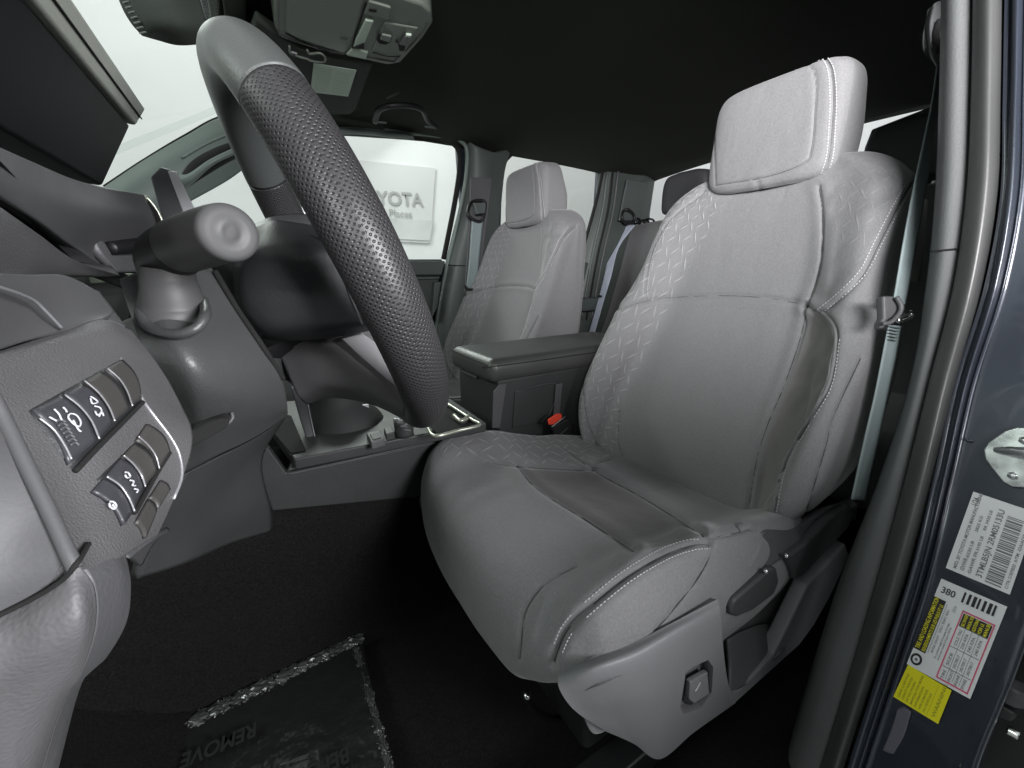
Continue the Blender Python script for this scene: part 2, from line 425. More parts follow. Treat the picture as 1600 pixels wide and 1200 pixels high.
m_glass = glassmat('tinted_glass', (0.95, 0.97, 0.955))
m_glassr = glassmat('privacy_glass', (0.90, 0.915, 0.90))
m_screen = mat('dark_screen', (0.006, 0.0058, 0.007), 0.6, spec=.2)
m_lip = mat('hood_lip', (0.30, 0.315, 0.28), 0.45, bump=.2)  # paler than the hood: windscreen light put into the lip colour
m_mirror = mat('mirror_glass', (0.85, 0.88, 0.86), 0.03, metal=1)
m_vpaper = mat('visor_label_paper', (0.50, 0.60, 0.50), 0.7)
# wrinkled clear film
m_film = mat('clear_film', (0.014, 0.014, 0.0145), 0.2, coat=0.7, bump=0.7, bscale=22, bdist=0.008)

def text3(s, size, fn, mat_, parent, name='lettering', align='LEFT', bold=0):
    """mesh lettering; fn maps text-plane (x, y) to a world point"""
    c = bpy.data.curves.new('t', 'FONT'); c.body = s; c.size = size; c.align_x = align; c.offset = bold
    o = bpy.data.objects.new('t', c); COL.objects.link(o)
    dg = bpy.context.evaluated_depsgraph_get(); me = bpy.data.meshes.new_from_object(o.evaluated_get(dg))
    bpy.data.objects.remove(o); bpy.data.curves.remove(c)
    for v in me.vertices: v.co = Vector(fn(v.co.x, v.co.y))
    me.materials.clear()
    return link(name, me, mat_, parent)

def bake(o):
    dg = bpy.context.evaluated_depsgraph_get(); me = bpy.data.meshes.new_from_object(o.evaluated_get(dg))
    o.modifiers.clear(); o.data = me
def cut(o, cutter):
    bake(o); b = o.modifiers.new('c', 'BOOLEAN'); b.object = cutter; b.operation = 'DIFFERENCE'; b.solver = 'EXACT'
    bpy.context.view_layer.update(); bake(o); bpy.data.objects.remove(cutter)

# ================================================================== THE SETTING
# white photo booth round the vehicle
struct(box('floor', (-5, -2.6, -0.60), (4.5, 4.2, -0.55), m_grey, None, 0))
struct(box('wall', (-5, 3.4, -0.55), (4.5, 3.5, 3.4), m_white, None, 0))
struct(box('wall', (-4.6, -2.6, -0.55), (-4.5, 3.398, 3.4), m_white, None, 0))
struct(box('wall', (-4.49, -2.6, -0.55), (4.5, -2.5, 4.6), m_dwall, None, 0))  # unseen driver-side wall, made dark to cut bounce light
struct(box('wall', (4.4, -2.49, -0.55), (4.5, 3.39, 4.0), m_white, None, 0))

# cab floor and toe board
def crow(x, z, tz): return [(x, .10, z), (x, .30, z), (x-.01, .5, z), (x-.01, .655, z), (x, .692, z+.012), (x, .712, z*.5+tz*.5), (x, .732, tz), (x, .86, tz+.02), (x, .99, tz), (x, 1.02, z), (x, 1.3, z), (x, 1.6, z)]
G = gridof([crow(-.75, .38, .42), crow(-.52, .32, .40), crow(-.34, .15, .36), crow(-.20, .035, .33), crow(-.08, .008, .31), crow(.2, 0, .28), crow(.8, 0, .24), crow(1.9, 0, .12)], 130, 150)
rng = np.random.RandomState(3); G[..., 2] += rng.randn(*G.shape[:2])*0.0006
o = grid_mesh('carpet_floor', G, m_carpet, None, flip=True); s = o.modifiers.new('t', 'SOLIDIFY'); s.thickness = .02; s.offset = 0; struct(o)

# headliner
rows = []
for x, z in ((0.0, 1.150), (0.10, 1.170), (0.35, 1.180), (0.8, 1.180), (1.3, 1.17), (1.75, 1.14)):
    rows.append([(x, y, z+.012-dz) for y, dz in ((0.10, .095), (0.14, .06), (.25, .02), (.5, .003), (.86, 0), (1.2, .003), (1.44, .018), (1.52, .028), (1.56, .036))])
G = gridof(rows, 60, 60)
o = grid_mesh('ceiling', G, m_liner, None); s = o.modifiers.new('t', 'SOLIDIFY'); s.thickness = .012; s.offset = -1 if o.data.polygons[0].normal.z < 0 else 1
struct(o)
# outer steel roof over it, so that no lamp light reaches the cloth from above
o = box('vehicle_roof', (-0.02, 0.04, 1.205), (1.85, 1.66, 1.23), m_paint, None, 0.01)
tag(o, 'dark slate painted steel roof panel lying over the black cab ceiling', 'roof')
o = box('back_cab_wall', (1.80, 0.06, 0.0), (1.84, 1.62, 0.74), m_dk, None, 0.004)
tag(o, 'dark back wall of the cab below the rear window glass', 'panel')

# poster on the booth wall
poster = thing('wall_poster', 'pale grey printed banner seen through the passenger window glass', 'poster')
yw = 3.395
def WP(px, py): return PY(px, py, yw)
p0, p1, p2, p3 = WP(500, 244), WP(680, 263), WP(672, 380), WP(500, 372)
m_post = mat('banner_grey', (0.72, 0.725, 0.725), 0.6)
m_post2 = mat('banner_photo_grey', (0.66, 0.67, 0.67), 0.6, var=0.2, vscale=2.5)
prism('sheet', [p0, p1, p2, p3], (0, -0.006, 0), m_post, poster, 0)
q = [WP(500, 335), WP(676, 345), WP(671, 376), WP(500, 368)]
prism('picture_area', [a+np.array([0, -.008, 0]) for a in q], (0, -0.003, 0), m_post2, poster, 0)
m_post3 = mat('banner_lettering', (0.42, 0.425, 0.425), 0.6)
def wt(px, py, ex, ey, w):
    o0 = WP(px, py); o1 = WP(ex, ey); dx = (o1-o0)/np.linalg.norm(o1-o0)
    return lambda x, y: o0+dx*x*w+np.array([0, -0.012, 0])+np.array([0, 0, 1.])*y*w
L0 = np.linalg.norm(WP(651, 322)-WP(548, 316))
text3('TOYOTA', 1, wt(548, 317, 651, 322, L0/3.75), m_post3, poster, bold=0.02)
L0 = np.linalg.norm(WP(650, 340)-WP(560, 333))
text3("Let's Go Places", 1, wt(548, 334, 650, 341, L0/5.9), m_post3, poster, bold=0.01)

# ================================================================== FRONT SEAT
YC = 0.465
driver = thing('front_seat', 'large grey fabric driver seat with lumbar switch and levers on its side panel', 'car seat', 'front bucket seats')
# ---- backrest
zz = [.235, .29, .35, .42, .50, .60, .70, .78, .835, .868, .884, .890]
def itp(z, xs, ys): return float(np.interp(z, xs, ys))
rows = []
for z in zz:
    w = itp(z, [.235, .29, .35, .42, .5, .6, .7, .78, .835, .868, .884, .890], [.20, .232, .248, .255, .255, .246, .226, .218, .204, .172, .130, .060])
    wi = min(itp(z, [.28, .44, .62, .84, .9], [.165, .18, .137, .10, .06]), w*.72)
    bo = itp(z, [.24, .30, .42, .50, .60, .70, .78, .86, .89], [.02, .045, .080, .085, .068, .042, .028, .012, 0])
    xc = itp(z, [.24, .29, .35, .42, .50, .60, .70, .80, .86, .884, .890], [.62, .635, .662, .698, .735, .770, .800, .824, .838, .852, .875])
    xb = itp(z, [.24, .35, .5, .7, .86, .884, .89], [.76, .80, .85, .90, .925, .915, .90])
    xf = xc-bo
    half = [(.72*w, xb), (.95*w, xb-.012), (1.0*w, xb-.045), (1.0*w, xf+.055), (.985*w, xf+.018), (w-.030 if w > .1 else w*.7, xf), (wi+(w-.03-wi)*.5 if w > .1 else w*.5, xf+bo*.45), (wi, xc-.004), (wi*.55, xc)]
    ring = half+[(0, xc+.001)]+[(-a, b) for a, b in half[::-1]]+[(0, xb+.012)]
    row = []
    for off, x in ring:
        zl = z
        k = max(0, 1-(z-.235)/.22)
        zl += k*max(0, abs(off)-.13)*.75
        if z > .85: zl -= 0.02*max(0, 1-abs(off)/.09)*(1 if z < .889 else 1)
        row.append((x, YC+off, zl))
    rows.append(row)
G = gridof(rows, 330, 420, cv=True)
Nn = normals(G, True); cen = G.mean(axis=(0, 1))
if ((G-cen)*Nn).sum() < 0: Nn = -Nn
vis = facing(G, Nn) > 0
SB = [[(960, 484), (1012, 470), (1050, 465), (1125, 462), (1200, 466), (1262, 477)],
      [(1280, 292), (1285, 340), (1283, 400), (1275, 440), (1262, 477)],
      [(1262, 477), (1285, 489), (1318, 462), (1350, 428), (1372, 385), (1400, 330), (1425, 285)],
      [(1285, 489), (1300, 502), (1307, 530), (1295, 600), (1262, 660), (1228, 720), (1212, 780), (1206, 815)],
      [(1262, 477), (1250, 530), (1226, 600), (1197, 670), (1180, 730), (1166, 815)],
      [(1345, 560), (1302, 652), (1292, 692), (1272, 760), (1252, 825)],
      [(1100, 300), (1045, 345), (1018, 395), (1008, 450), (1010, 470)],
      [(913, 540), (911, 600), (917, 650), (932, 690), (945, 706)],
      [(968, 640), (966, 690), (974, 716)]]
G = groove(G, Nn, vis, [SB[0], SB[3], SB[4]], .0038, .0030, .0020)
G = groove(G, Nn, vis, [SB[1], SB[2]], .0028, .0026, .0015)
G = groove(G, Nn, vis, SB[5:], .0022, .0022, .0008)
u, v, w = proj(G)
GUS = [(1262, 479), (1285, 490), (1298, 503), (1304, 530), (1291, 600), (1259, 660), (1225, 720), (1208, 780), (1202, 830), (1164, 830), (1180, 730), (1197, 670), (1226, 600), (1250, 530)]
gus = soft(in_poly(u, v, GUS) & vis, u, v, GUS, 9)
# gathered cloth inside the recess and soft folds on the shoulder
fold = 0.0026*np.sin(v*.085+np.sin(u*.05)*3+np.sin(v*.021)*4)*np.sin(u*.11+v*.03)
G -= Nn*((gus)*(0.0070+fold))[..., None]
SHP = [(1290, 290), (1330, 240), (1425, 285), (1395, 350), (1350, 430), (1290, 482)]
sh = soft(in_poly(u, v, SHP) & vis, u, v, SHP, 14)
G -= Nn*(sh*0.0011*np.sin(u*.05+v*.09+2*np.sin(v*.04)))[..., None]
P1 = [(1112, 285), (1135, 318), (1090, 400), (1048, 478), (1003, 570), (976, 640), (965, 720), (860, 760), (860, 480), (940, 380), (1050, 280)]
P2 = [(1300, 296), (1335, 226), (1430, 270), (1395, 335), (1362, 400), (1340, 425), (1300, 360)]
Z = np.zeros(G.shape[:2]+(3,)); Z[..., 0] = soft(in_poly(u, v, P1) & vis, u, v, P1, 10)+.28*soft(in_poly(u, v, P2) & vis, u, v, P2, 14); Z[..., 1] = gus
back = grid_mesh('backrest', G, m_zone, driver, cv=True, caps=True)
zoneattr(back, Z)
for _l in [[(x+5, y-3) for x, y in SB[2][1:]], [(x-7, y-5) for x, y in SB[2][1:]]]: stitches('stitching', G, Nn, vis, [_l], m_thread, back)
for _l in [[(x+5, y+2) for x, y in SB[3][2:]]]: stitches('stitching', G, Nn, vis, [_l], m_thread, back, step=.005)
for _l in [[(x+4, y) for x, y in SB[6][1:]], [(x-3, y-1) for x, y in SB[6][1:]]]: stitches('stitching', G, Nn, vis, [_l], m_thread, back, step=.005, r=.0004)
seams(G, Nn, vis, SB[:2]+[SB[2]]+SB[4:6]+SB[7:], m_seam, back)
P = pick(G, Nn, vis, SB[3], .004, .0005)
pp = [p for p, n in P][::4]
if len(pp) > 4: tube('piping', pp, .0026, m_fab, back, n=120, k=8)
# ---- headrest
rows = []
hz = [.846, .852, .866, .89, .93, .97, 1.00, 1.018, 1.026, 1.030]
hs = [.62, .82, .95, .99, 1.0, .99, .97, .90, .76, .45]
for z, s_ in zip(hz, hs):
    xf = .812+(z-.85)*.10; xb = .925-(max(0, z-.93))*.25; xm = (xf+xb)/2; d = (xb-xf)/2*s_**.6; w = .118*s_
    if z > 1.0: w = .118*s_
    ring = []
    for k in range(28):
        th = 2*math.pi*k/28; c, sn = math.cos(th), math.sin(th)
        e = 2/4.6
        ring.append((xm+d*math.copysign(abs(c)**e, c), YC-.001+w*math.copysign(abs(sn)**e, sn), z))
    rows.append(ring)
Gh = gridof(rows, 200, 300, cv=True); Nh = normals(Gh, True)
if ((Gh-Gh.mean(axis=(0, 1)))*Nh).sum() < 0: Nh = -Nh
vish = facing(Gh, Nh) > 0
SH = [[(1118, 290), (1116, 230), (1116, 180), (1124, 160), (1180, 128), (1245, 103), (1266, 104), (1275, 125), (1273, 180), (1268, 230), (1256, 254), (1200, 276), (1118, 290)],
      [(1280, 82), (1297, 105), (1302, 150), (1300, 200), (1296, 245), (1286, 275)],
      [(1182, 280), (1190, 300)]]
Gh = groove(Gh, Nh, vish, [SH[0]], .0016, .0022, .0004)
Gh = groove(Gh, Nh, vish, SH[1:], .0022, .0022, .0012)
head = grid_mesh('headrest', Gh, m_fab, driver, cv=True, caps=True)
seams(Gh, Nh, vish, SH, m_seam, head, .0006)
for _l in [[(x+5, y) for x, y in SH[1]], [(x-5, y) for x, y in SH[1]]]: stitches('stitching', Gh, Nh, vish, [_l], m_thread, head, step=.0044)
for dy in (-.055, .055): tube('headrest_post', [(.872, YC+dy, .80), (.872, YC+dy, .87)], .006, m_chrome, driver, n=8)
# ---- cushion
prof = [(.72, .27, .5, .90, 0), (.65, .30, .8, .97, 0), (.55, .318, 1, 1, 0), (.487, .330, 1, 1, 0), (.42, .339, 1, 1, 0), (.366, .346, .95, 1, 0), (.28, .353, .80, 1, .15),
        (.225, .347, .58, .98, .5), (.192, .325, .36, .96, .9), (.178, .285, .2, .94, 1), (.184, .235, .1, .92, 1), (.208, .200, .0, .85, 1), (.27, .195, 0, .55, .8)]
cols = [(-.97, None, 0), (-1.03, -.055, 0), (-1.02, .0, .4), (-.95, .042, 1), (-.80, .034, 1), (-.60, .008, 1), (-.28, 0, 1), (0, 0, 1)]
cols = cols+[(-a, b, c) for a, b, c in cols[:-1][::-1]]
rows = []
for x, z, bs, ws, fr in prof:
    row = []
    for a, b, c in cols:
        off = a*.245*ws
        if b is None: zz_ = min(.215, z-.075) if z > .24 else z-.02
        elif b < 0: zz_ = z+b*(1 if z > .3 else .45)
        else: zz_ = z+b*bs*1.15
        if a > .5 and x > .33 and b is not None: zz_ -= .034*min(1, (x-.33)/.14)*(min(1, (a-.5)/.35))
        if fr > .6 and a < 0:
            k_ = min(1, max(0, (-a-.50)/.45)); k_ = k_*k_*(3-2*k_); m_ = .180+.082*k_; zz_ = m_+math.log1p(math.exp((zz_-m_)/.012))*.012
        xx = x+fr*.036*abs(a)**3
        if fr > .6: zz_ += .045*abs(a)**5*(1 if b is not None else .6)*(1-min(1, max(0, (z-.2)/.12)))
        row.append((xx, YC+off, zz_))
    rows.append(row)
Gc = gridof(rows, 330, 380); Nc = normals(Gc)
if Nc[100, 190] @ np.array([0, 0, 1.]) < 0: Nc = -Nc
visc = facing(Gc, Nc) > 0
SC = [[(808, 728), (830, 755), (860, 778), (920, 815), (990, 862)],
      [(925, 735), (1000, 775), (1050, 806), (1098, 838)],
      [(760, 722), (808, 729), (925, 735), (908, 722), (880, 700)],
      [(866, 1034), (873, 1012), (886, 985), (911, 958), (975, 905), (1033, 870), (1075, 854), (1103, 851)],
      [(1103, 851), (1111, 862), (1092, 902), (1048, 958), (1024, 985)],
      [(812, 1030), (814, 1013), (820, 960), (838, 928), (858, 908), (900, 885)],
      [(1098, 838), (1112, 840), (1150, 833), (1172, 826)],
      [(925, 733), (935, 724), (955, 718)]]
Gc = groove(Gc, Nc, visc, [SC[0], SC[1], SC[3]], .0040, .0034, .0028)
Gc = groove(Gc, Nc, visc, [SC[2]]+SC[4:], .0022, .0024, .0010)
u, v, w = proj(Gc)
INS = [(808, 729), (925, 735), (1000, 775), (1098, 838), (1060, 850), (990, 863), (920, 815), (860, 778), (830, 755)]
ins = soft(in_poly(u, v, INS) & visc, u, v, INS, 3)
WRP = [(815, 1000), (838, 925), (900, 880), (1010, 862), (1030, 872), (975, 905), (911, 958), (870, 1020)]
wr = soft(in_poly(u, v, WRP) & visc, u, v, WRP, 16)
Gc -= Nc*(wr*.0009*np.sin(u*.09+v*.05+2*np.sin(u*.03)))[..., None]
PC = [(690, 690), (715, 660), (930, 660), (965, 716), (925, 735), (808, 729), (760, 722), (680, 712)]
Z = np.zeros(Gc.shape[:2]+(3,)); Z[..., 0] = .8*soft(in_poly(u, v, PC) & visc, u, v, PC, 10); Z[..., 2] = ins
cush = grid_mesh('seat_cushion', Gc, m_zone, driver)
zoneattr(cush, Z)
if cush.data.polygons[100*379+190].normal.z < 0: cush.data.flip_normals()
s = cush.modifiers.new('t', 'SOLIDIFY'); s.thickness = .012; s.offset = -1
seams(Gc, Nc, visc, SC, m_seam, cush)
for _l in [[(x-6, y-8) for x, y in SC[3][1:]], [(x+7, y+6) for x, y in SC[3][1:]]]: stitches('stitching', Gc, Nc, visc, [_l], m_thread, cush, step=.0042, r=.0006)
# dark base under the cushion, rails
box('seat_pan', (.27, YC-.19, .10), (.70, YC+.19, .20), m_blk, driver, .01)
for yy in (YC-.20, YC+.20):
    box('seat_rail', (.12 if yy < YC else .34, yy-.02, .03), (.74, yy+.02, .075), m_blk, driver, .004)
tube('adjuster_bar', [PY(822, 1085, .34), PY(835, 1108, .35), PY(860, 1122, .36), PY(900, 1118, .37), PY(930, 1100, .40)], .005, m_chrome, driver, n=30)
# ---- side shield
def YR(l): return [PY(a, b, c) for a, b, c in l]
sh_rows = [YR([(873, 1051, .250), (930, 1027, .226), (990, 1004, .214), (1060, 968, .208), (1121, 936, .206)]),
           YR([(872, 1070, .236), (930, 1048, .212), (995, 1028, .201), (1063, 994, .198), (1126, 962, .198)]),
           YR([(884, 1094, .229), (938, 1090, .213), (1000, 1078, .202), (1070, 1052, .199), (1131, 1020, .199)]),
           YR([(905, 1116, .225), (958, 1124, .216), (1018, 1118, .205), (1085, 1096, .202), (1138, 1068, .202)]),
           YR([(945, 1142, .222), (990, 1162, .216), (1032, 1186, .210), (1085, 1144, .206), (1150, 1098, .206)])]
shield = patch('side_shield', sh_rows, m_shield, driver, 50, 60, .018, 0)
pk = [PY(x, y, .200)+np.array([0, -.02, 0]) for x, y in [(1070, 1050), (1082, 1040), (1105, 1030), (1114, 1042), (1114, 1085), (1100, 1108), (1072, 1120), (1066, 1108)]]
cut(shield, prism('cutter', pk, (0, .06, 0), m_shield, None, 0))
for p in shield.data.polygons: p.use_smooth = True
mfix = shield.modifiers.new('w', 'EDGE_SPLIT'); mfix.split_angle = .7
pocket = prism('switch_pocket', [PY(x, y, .214) for x, y in [(1060, 1035), (1120, 1015), (1126, 1090), (1105, 1118), (1070, 1132), (1058, 1120)]], (0, .005, 0), m_shield, shield, .001)
sw = prism('lumbar_switch', [PY(x, y, .2085) for x, y in [(1071, 1060), (1099, 1044), (1102, 1078), (1078, 1093), (1070, 1086)]], (0, -.006, 0), m_shield, shield, .0015)
prism('switch_side', [PY(x, y, .2135) for x, y in [(1066, 1064), (1104, 1040), (1106, 1080), (1074, 1098), (1065, 1092)]], (0, -.004, 0), m_dk, shield, .001)
tube('switch_mark', [PY(1094, 1066, .2018), PY(1090, 1074, .2018), PY(1086, 1080, .2018)], .0009, m_icon, sw, n=10, k=6)
# lower tray, levers and hinge cover
prism('tray_back', [PY(x, y, .232) for x, y in [(1118, 938), (1180, 885), (1222, 905), (1300, 840), (1320, 850), (1276, 960), (1262, 975), (1205, 1022), (1152, 1075), (1130, 1060)]], (0, .012, 0), m_pl3, driver, .003)
patch('tray_floor', [YR([(1137, 1000, .228), (1165, 985, .228), (1200, 975, .228), (1232, 990, .228)]), YR([(1140, 1040, .218), (1165, 1030, .216), (1195, 1010, .214), (1228, 1000, .214)]), YR([(1140, 1078, .204), (1160, 1074, .203), (1190, 1050, .203), (1222, 1012, .203)])], m_pl3, driver, 20, 20, .004)
ob = prism('lower_trim', [PY(x, y, .203) for x, y in [(1138, 1070), (1146, 1081), (1156, 1078), (1208, 1024), (1228, 985), (1262, 915), (1290, 885), (1322, 850), (1328, 868), (1296, 935), (1272, 978), (1250, 1008), (1150, 1099), (1140, 1105)]], (0, .02, 0), m_shield, driver, .004)
prism('lever', [PY(x, y, .206) for x, y in [(1141, 952), (1148, 938), (1206, 888), (1215, 888), (1219, 908), (1210, 930), (1176, 956), (1152, 966), (1142, 962)]], (0, .014, 0), m_con2, driver, .005, 4)
prism('lever', [PY(x, y, .206) for x, y in [(1231, 870), (1262, 848), (1296, 812), (1330, 792), (1338, 800), (1326, 826), (1288, 866), (1256, 900), (1243, 908)]], (0, .014, 0), m_con2, driver, .005, 4)
patch('hinge_cover', [YR([(1118, 936, .222), (1150, 915, .222), (1180, 872, .222), (1192, 830, .225), (1240, 826, .225), (1300, 790, .225), (1336, 776, .225)]),
                      YR([(1124, 946, .215), (1156, 928, .214), (1196, 890, .212), (1240, 862, .212), (1275, 838, .212), (1310, 812, .212), (1340, 788, .212)])], m_pl, driver, 12, 40, .03)
for x, y in ((1228, 868), (1196, 892)): tube('trim_screw', [PY(x, y, .211), PY(x, y, .206)], .003, m_chrome, driver, n=4, k=10)
# side flap of the cushion cover with its little tab, joined to the hinge
patch('cover_flap', [YR([(1096, 842, .236), (1125, 836, .234), (1152, 830, .234), (1178, 826, .232)]), YR([(1090, 892, .228), (1130, 882, .224), (1160, 872, .222), (1190, 850, .220)]),
                     YR([(1050, 968, .226), (1085, 955, .222), (1130, 925, .218), (1180, 878, .214)])], m_fab, driver, 30, 30, .004)
tube('pull_tab', [PY(1152, 828, .236), PY(1165, 822, .234), PY(1174, 828, .232)], .005, m_fab, driver, n=14, k=10)

# ---- passenger seat: mirrored copy
def clone_tree(root, parent=None, skip=()):
    c = root.copy(); COL.objects.link(c); c.parent = parent
    for ch in list(root.children):
        if ch.name.split('.')[0] not in skip: clone_tree(ch, c)
    return c
passenger = clone_tree(driver, skip=('lever', 'lumbar_switch', 'switch_pocket', 'switch_side', 'switch_mark'))
passenger['label'] = 'grey fabric passenger seat beyond the armrest box and in front of the far door pillar'
THINGS.append(passenger)
passenger.location = (-0.005, 1.245-YC, -0.012)

# ================================================================== STEERING WHEEL
wa = 0.387; wc = np.array([.0742, .485, .7085]); WR = .180; wr_ = .0202
wup = np.array([-math.sin(wa), 0, math.cos(wa)]); wn = np.array([math.cos(wa), 0, math.sin(wa)]); wl = np.array([0, 1., 0])
def WL(l, u_, w_): return wc+l*wl+u_*wup+w_*wn
def YP(l): return [PY(a, b, c) for a, b, c in l]
def DP(l): return [D(a, b, c) for a, b, c in l]
wheel = thing('steering_wheel', 'black leather steering wheel with perforated grip, seen edge-on from the door side', 'steering wheel')
def rim(name, t0, t1, m, r, n):
    G = np.zeros((n, 48, 3))
    for i, th in enumerate(np.linspace(t0, t1, n)):
        er = math.cos(th)*wup+math.sin(th)*wl
        for j in range(48):
            ph = 2*math.pi*j/48
            s2 = math.sin(th)**2; thumb = 1+.13*s2
            G[i, j] = wc+er*(WR+r*math.cos(ph))+wn*(r*thumb*1.06*math.sin(ph)-.003*s2)
    return grid_mesh(name, G, m, wheel, cv=True, caps=True, uvs=((t1-t0)*WR, 20*.006))
g0 = math.radians(50.5)
rim('leather_rim', -g0+.008, g0-.008, m_leather, wr_*1.01, 160)
rim('perforated_grip', g0+.004, 2*math.pi-g0-.004, m_perf, wr_, 420)
rim('rim_core', g0-.03, g0+.03, m_gap, wr_*.955, 12); rim('rim_core', -g0-.03, -g0+.03, m_gap, wr_*.955, 12)
pad = patch('airbag_cover', [YP([(404, 352, .47), (430, 344, .455), (465, 348, .445), (512, 356, .44)]), YP([(390, 370, .45), (415, 362, .43), (458, 362, .42), (518, 364, .415)]), YP([(370, 404, .43), (394, 396, .400), (450, 390, .390), (526, 382, .388)]),
        YP([(365, 436, .425), (385, 434, .398), (450, 430, .386), (548, 426, .384)]), YP([(373, 480, .425), (392, 484, .400), (460, 480, .386), (572, 478, .383)]), YP([(400, 520, .425), (418, 518, .402), (480, 512, .390), (584, 502, .387)]),
        YP([(412, 532, .46), (438, 532, .43), (500, 530, .41), (584, 516, .405)])], m_dk, wheel, 50, 50, .02)
tube('pad_edge', YP([(497, 361, .399), (513, 388, .388), (535, 432, .384), (553, 475, .382), (566, 507, .387)]), .0011, m_pl3, pad, n=40, k=6)
patch('spoke_cover', [YP([(424, 528, .47), (470, 520, .455), (530, 518, .44), (580, 512, .43)]), YP([(440, 562, .45), (500, 556, .43), (560, 560, .425), (605, 566, .42)]),
        YP([(455, 598, .45), (510, 596, .43), (575, 598, .42), (632, 610, .42)]), YP([(468, 622, .46), (520, 610, .445), (580, 622, .43), (645, 652, .42)]),
        YP([(480, 632, .50), (520, 622, .49), (580, 632, .47), (640, 660, .45)])], m_pl2, wheel, 40, 40, .02)
prism('spoke_trim', YP([(532, 528, .428), (565, 519, .428), (590, 538, .420), (621, 592, .415), (627, 610, .413), (600, 589, .415), (566, 560, .420)]), (0, -.005, 0), m_spoke, wheel, .001)
patch('spoke', [YP([(392, 352, .56), (430, 337, .56), (470, 334, .56), (512, 340, .56)]), YP([(392, 358, .52), (430, 350, .51), (470, 347, .51), (512, 352, .51)]), YP([(392, 372, .50), (430, 368, .49), (470, 366, .49), (512, 368, .49)])], m_pl, wheel, 14, 30, .012)
patch('spoke', [YP([(404, 352, .57), (430, 352, .56), (460, 354, .55)]), YP([(396, 375, .55), (425, 372, .54), (460, 375, .53)]), YP([(392, 400, .55), (420, 402, .53), (450, 405, .52)])], m_leather, wheel, 14, 14, .01)
tube('hub_core', [WL(0, -.01, -.10), WL(0, -.01, -.01)], .055, m_blk, wheel, n=8, k=24)
tube('hub_core', [WL(.05, -.01, -.03), WL(.165, 0, -.004)], .022, m_blk, wheel, n=8, k=24)

# ---- column
colm = thing('steering_column', 'dark grey steering column shroud behind the wheel with a lever slot', 'steering column')
shr = patch('shroud', [YP([(186, 436, .42), (235, 420, .40), (290, 418, .40), (336, 425, .42)]), YP([(200, 480, .38), (250, 480, .36), (310, 480, .37), (372, 486, .40)]),
       YP([(222, 540, .35), (280, 545, .33), (340, 545, .345), (407, 538, .385)]), YP([(255, 592, .35), (305, 600, .33), (370, 602, .35), (441, 592, .40)]),
       YP([(284, 650, .37), (320, 658, .36), (385, 650, .38), (449, 636, .43)]), YP([(286, 742, .42), (340, 714, .41), (400, 684, .43), (449, 650, .47)])], m_col, colm, 60, 60, .006)
slot = prism('lever_slot', YP([(302, 664, .362), (330, 650, .360), (352, 643, .362), (361, 647, .362), (358, 658, .360), (330, 674, .358), (302, 688, .358)]), (0, -.016, 0), m_gap, colm, .002)
tube('slot_rim', YP([(302, 690, .356), (330, 677, .356), (352, 665, .357), (363, 654, .358), (362, 645, .360)]), .0013, m_pl3, slot, n=30, k=8)
patch('shroud_cover', [YP([(338, 420, .46), (365, 410, .46), (400, 405, .47)]), YP([(375, 482, .44), (400, 480, .44), (430, 480, .46)]), YP([(412, 540, .44), (440, 545, .45), (465, 550, .47)]),
       YP([(446, 594, .46), (462, 600, .47), (480, 610, .49)])], m_col, colm, 30, 14, .006)
tube('seam_shadow', YP([(336, 424, .415), (372, 485, .398), (408, 538, .383), (442, 592, .40)]), .0022, m_gap, colm, n=50, k=8)
tube('column_core', [WL(0, -.02, -.08), WL(0, -.03, -.30)], .05, m_blk, colm, n=10, k=20)
stalk = thing('turn_signal_stalk', 'black stalk with a thick round grey end cap, sticking out of the column', 'control stalk')
tube('boot_ring', DP([(226, 462, .30), (219, 486, .272), (234, 511, .262), (270, 522, .257), (306, 513, .259), (321, 490, .268), (318, 470, .30)]), .0032, m_col, stalk, n=80, k=12)
tube('boot', DP([(274, 505, .288), (273, 492, .286), (271, 478, .284), (268, 460, .281), (264, 440, .279), (262, 420, .277)]), [.0215, .0215, .0195, .0175, .0160, .0150], m_stalk, stalk, n=40, k=32)
tube('arm', DP([(250, 445, .292), (252, 420, .290), (262, 400, .280), (285, 385, .266)]), [.010, .0145, .0175, .0165], m_blk, stalk, n=30, k=32)
tube('end_cap', DP([(284, 386, .266), (286, 384, .265), (310, 376, .250), (335, 369, .236), (352, 365, .227), (358, 363.5, .2235), (360.5, 363, .2222), (361.5, 363, .2219)]), [.0150, .0169, .0166, .0162, .0158, .0148, .0100, .002], m_stalk, stalk, n=60, k=40)

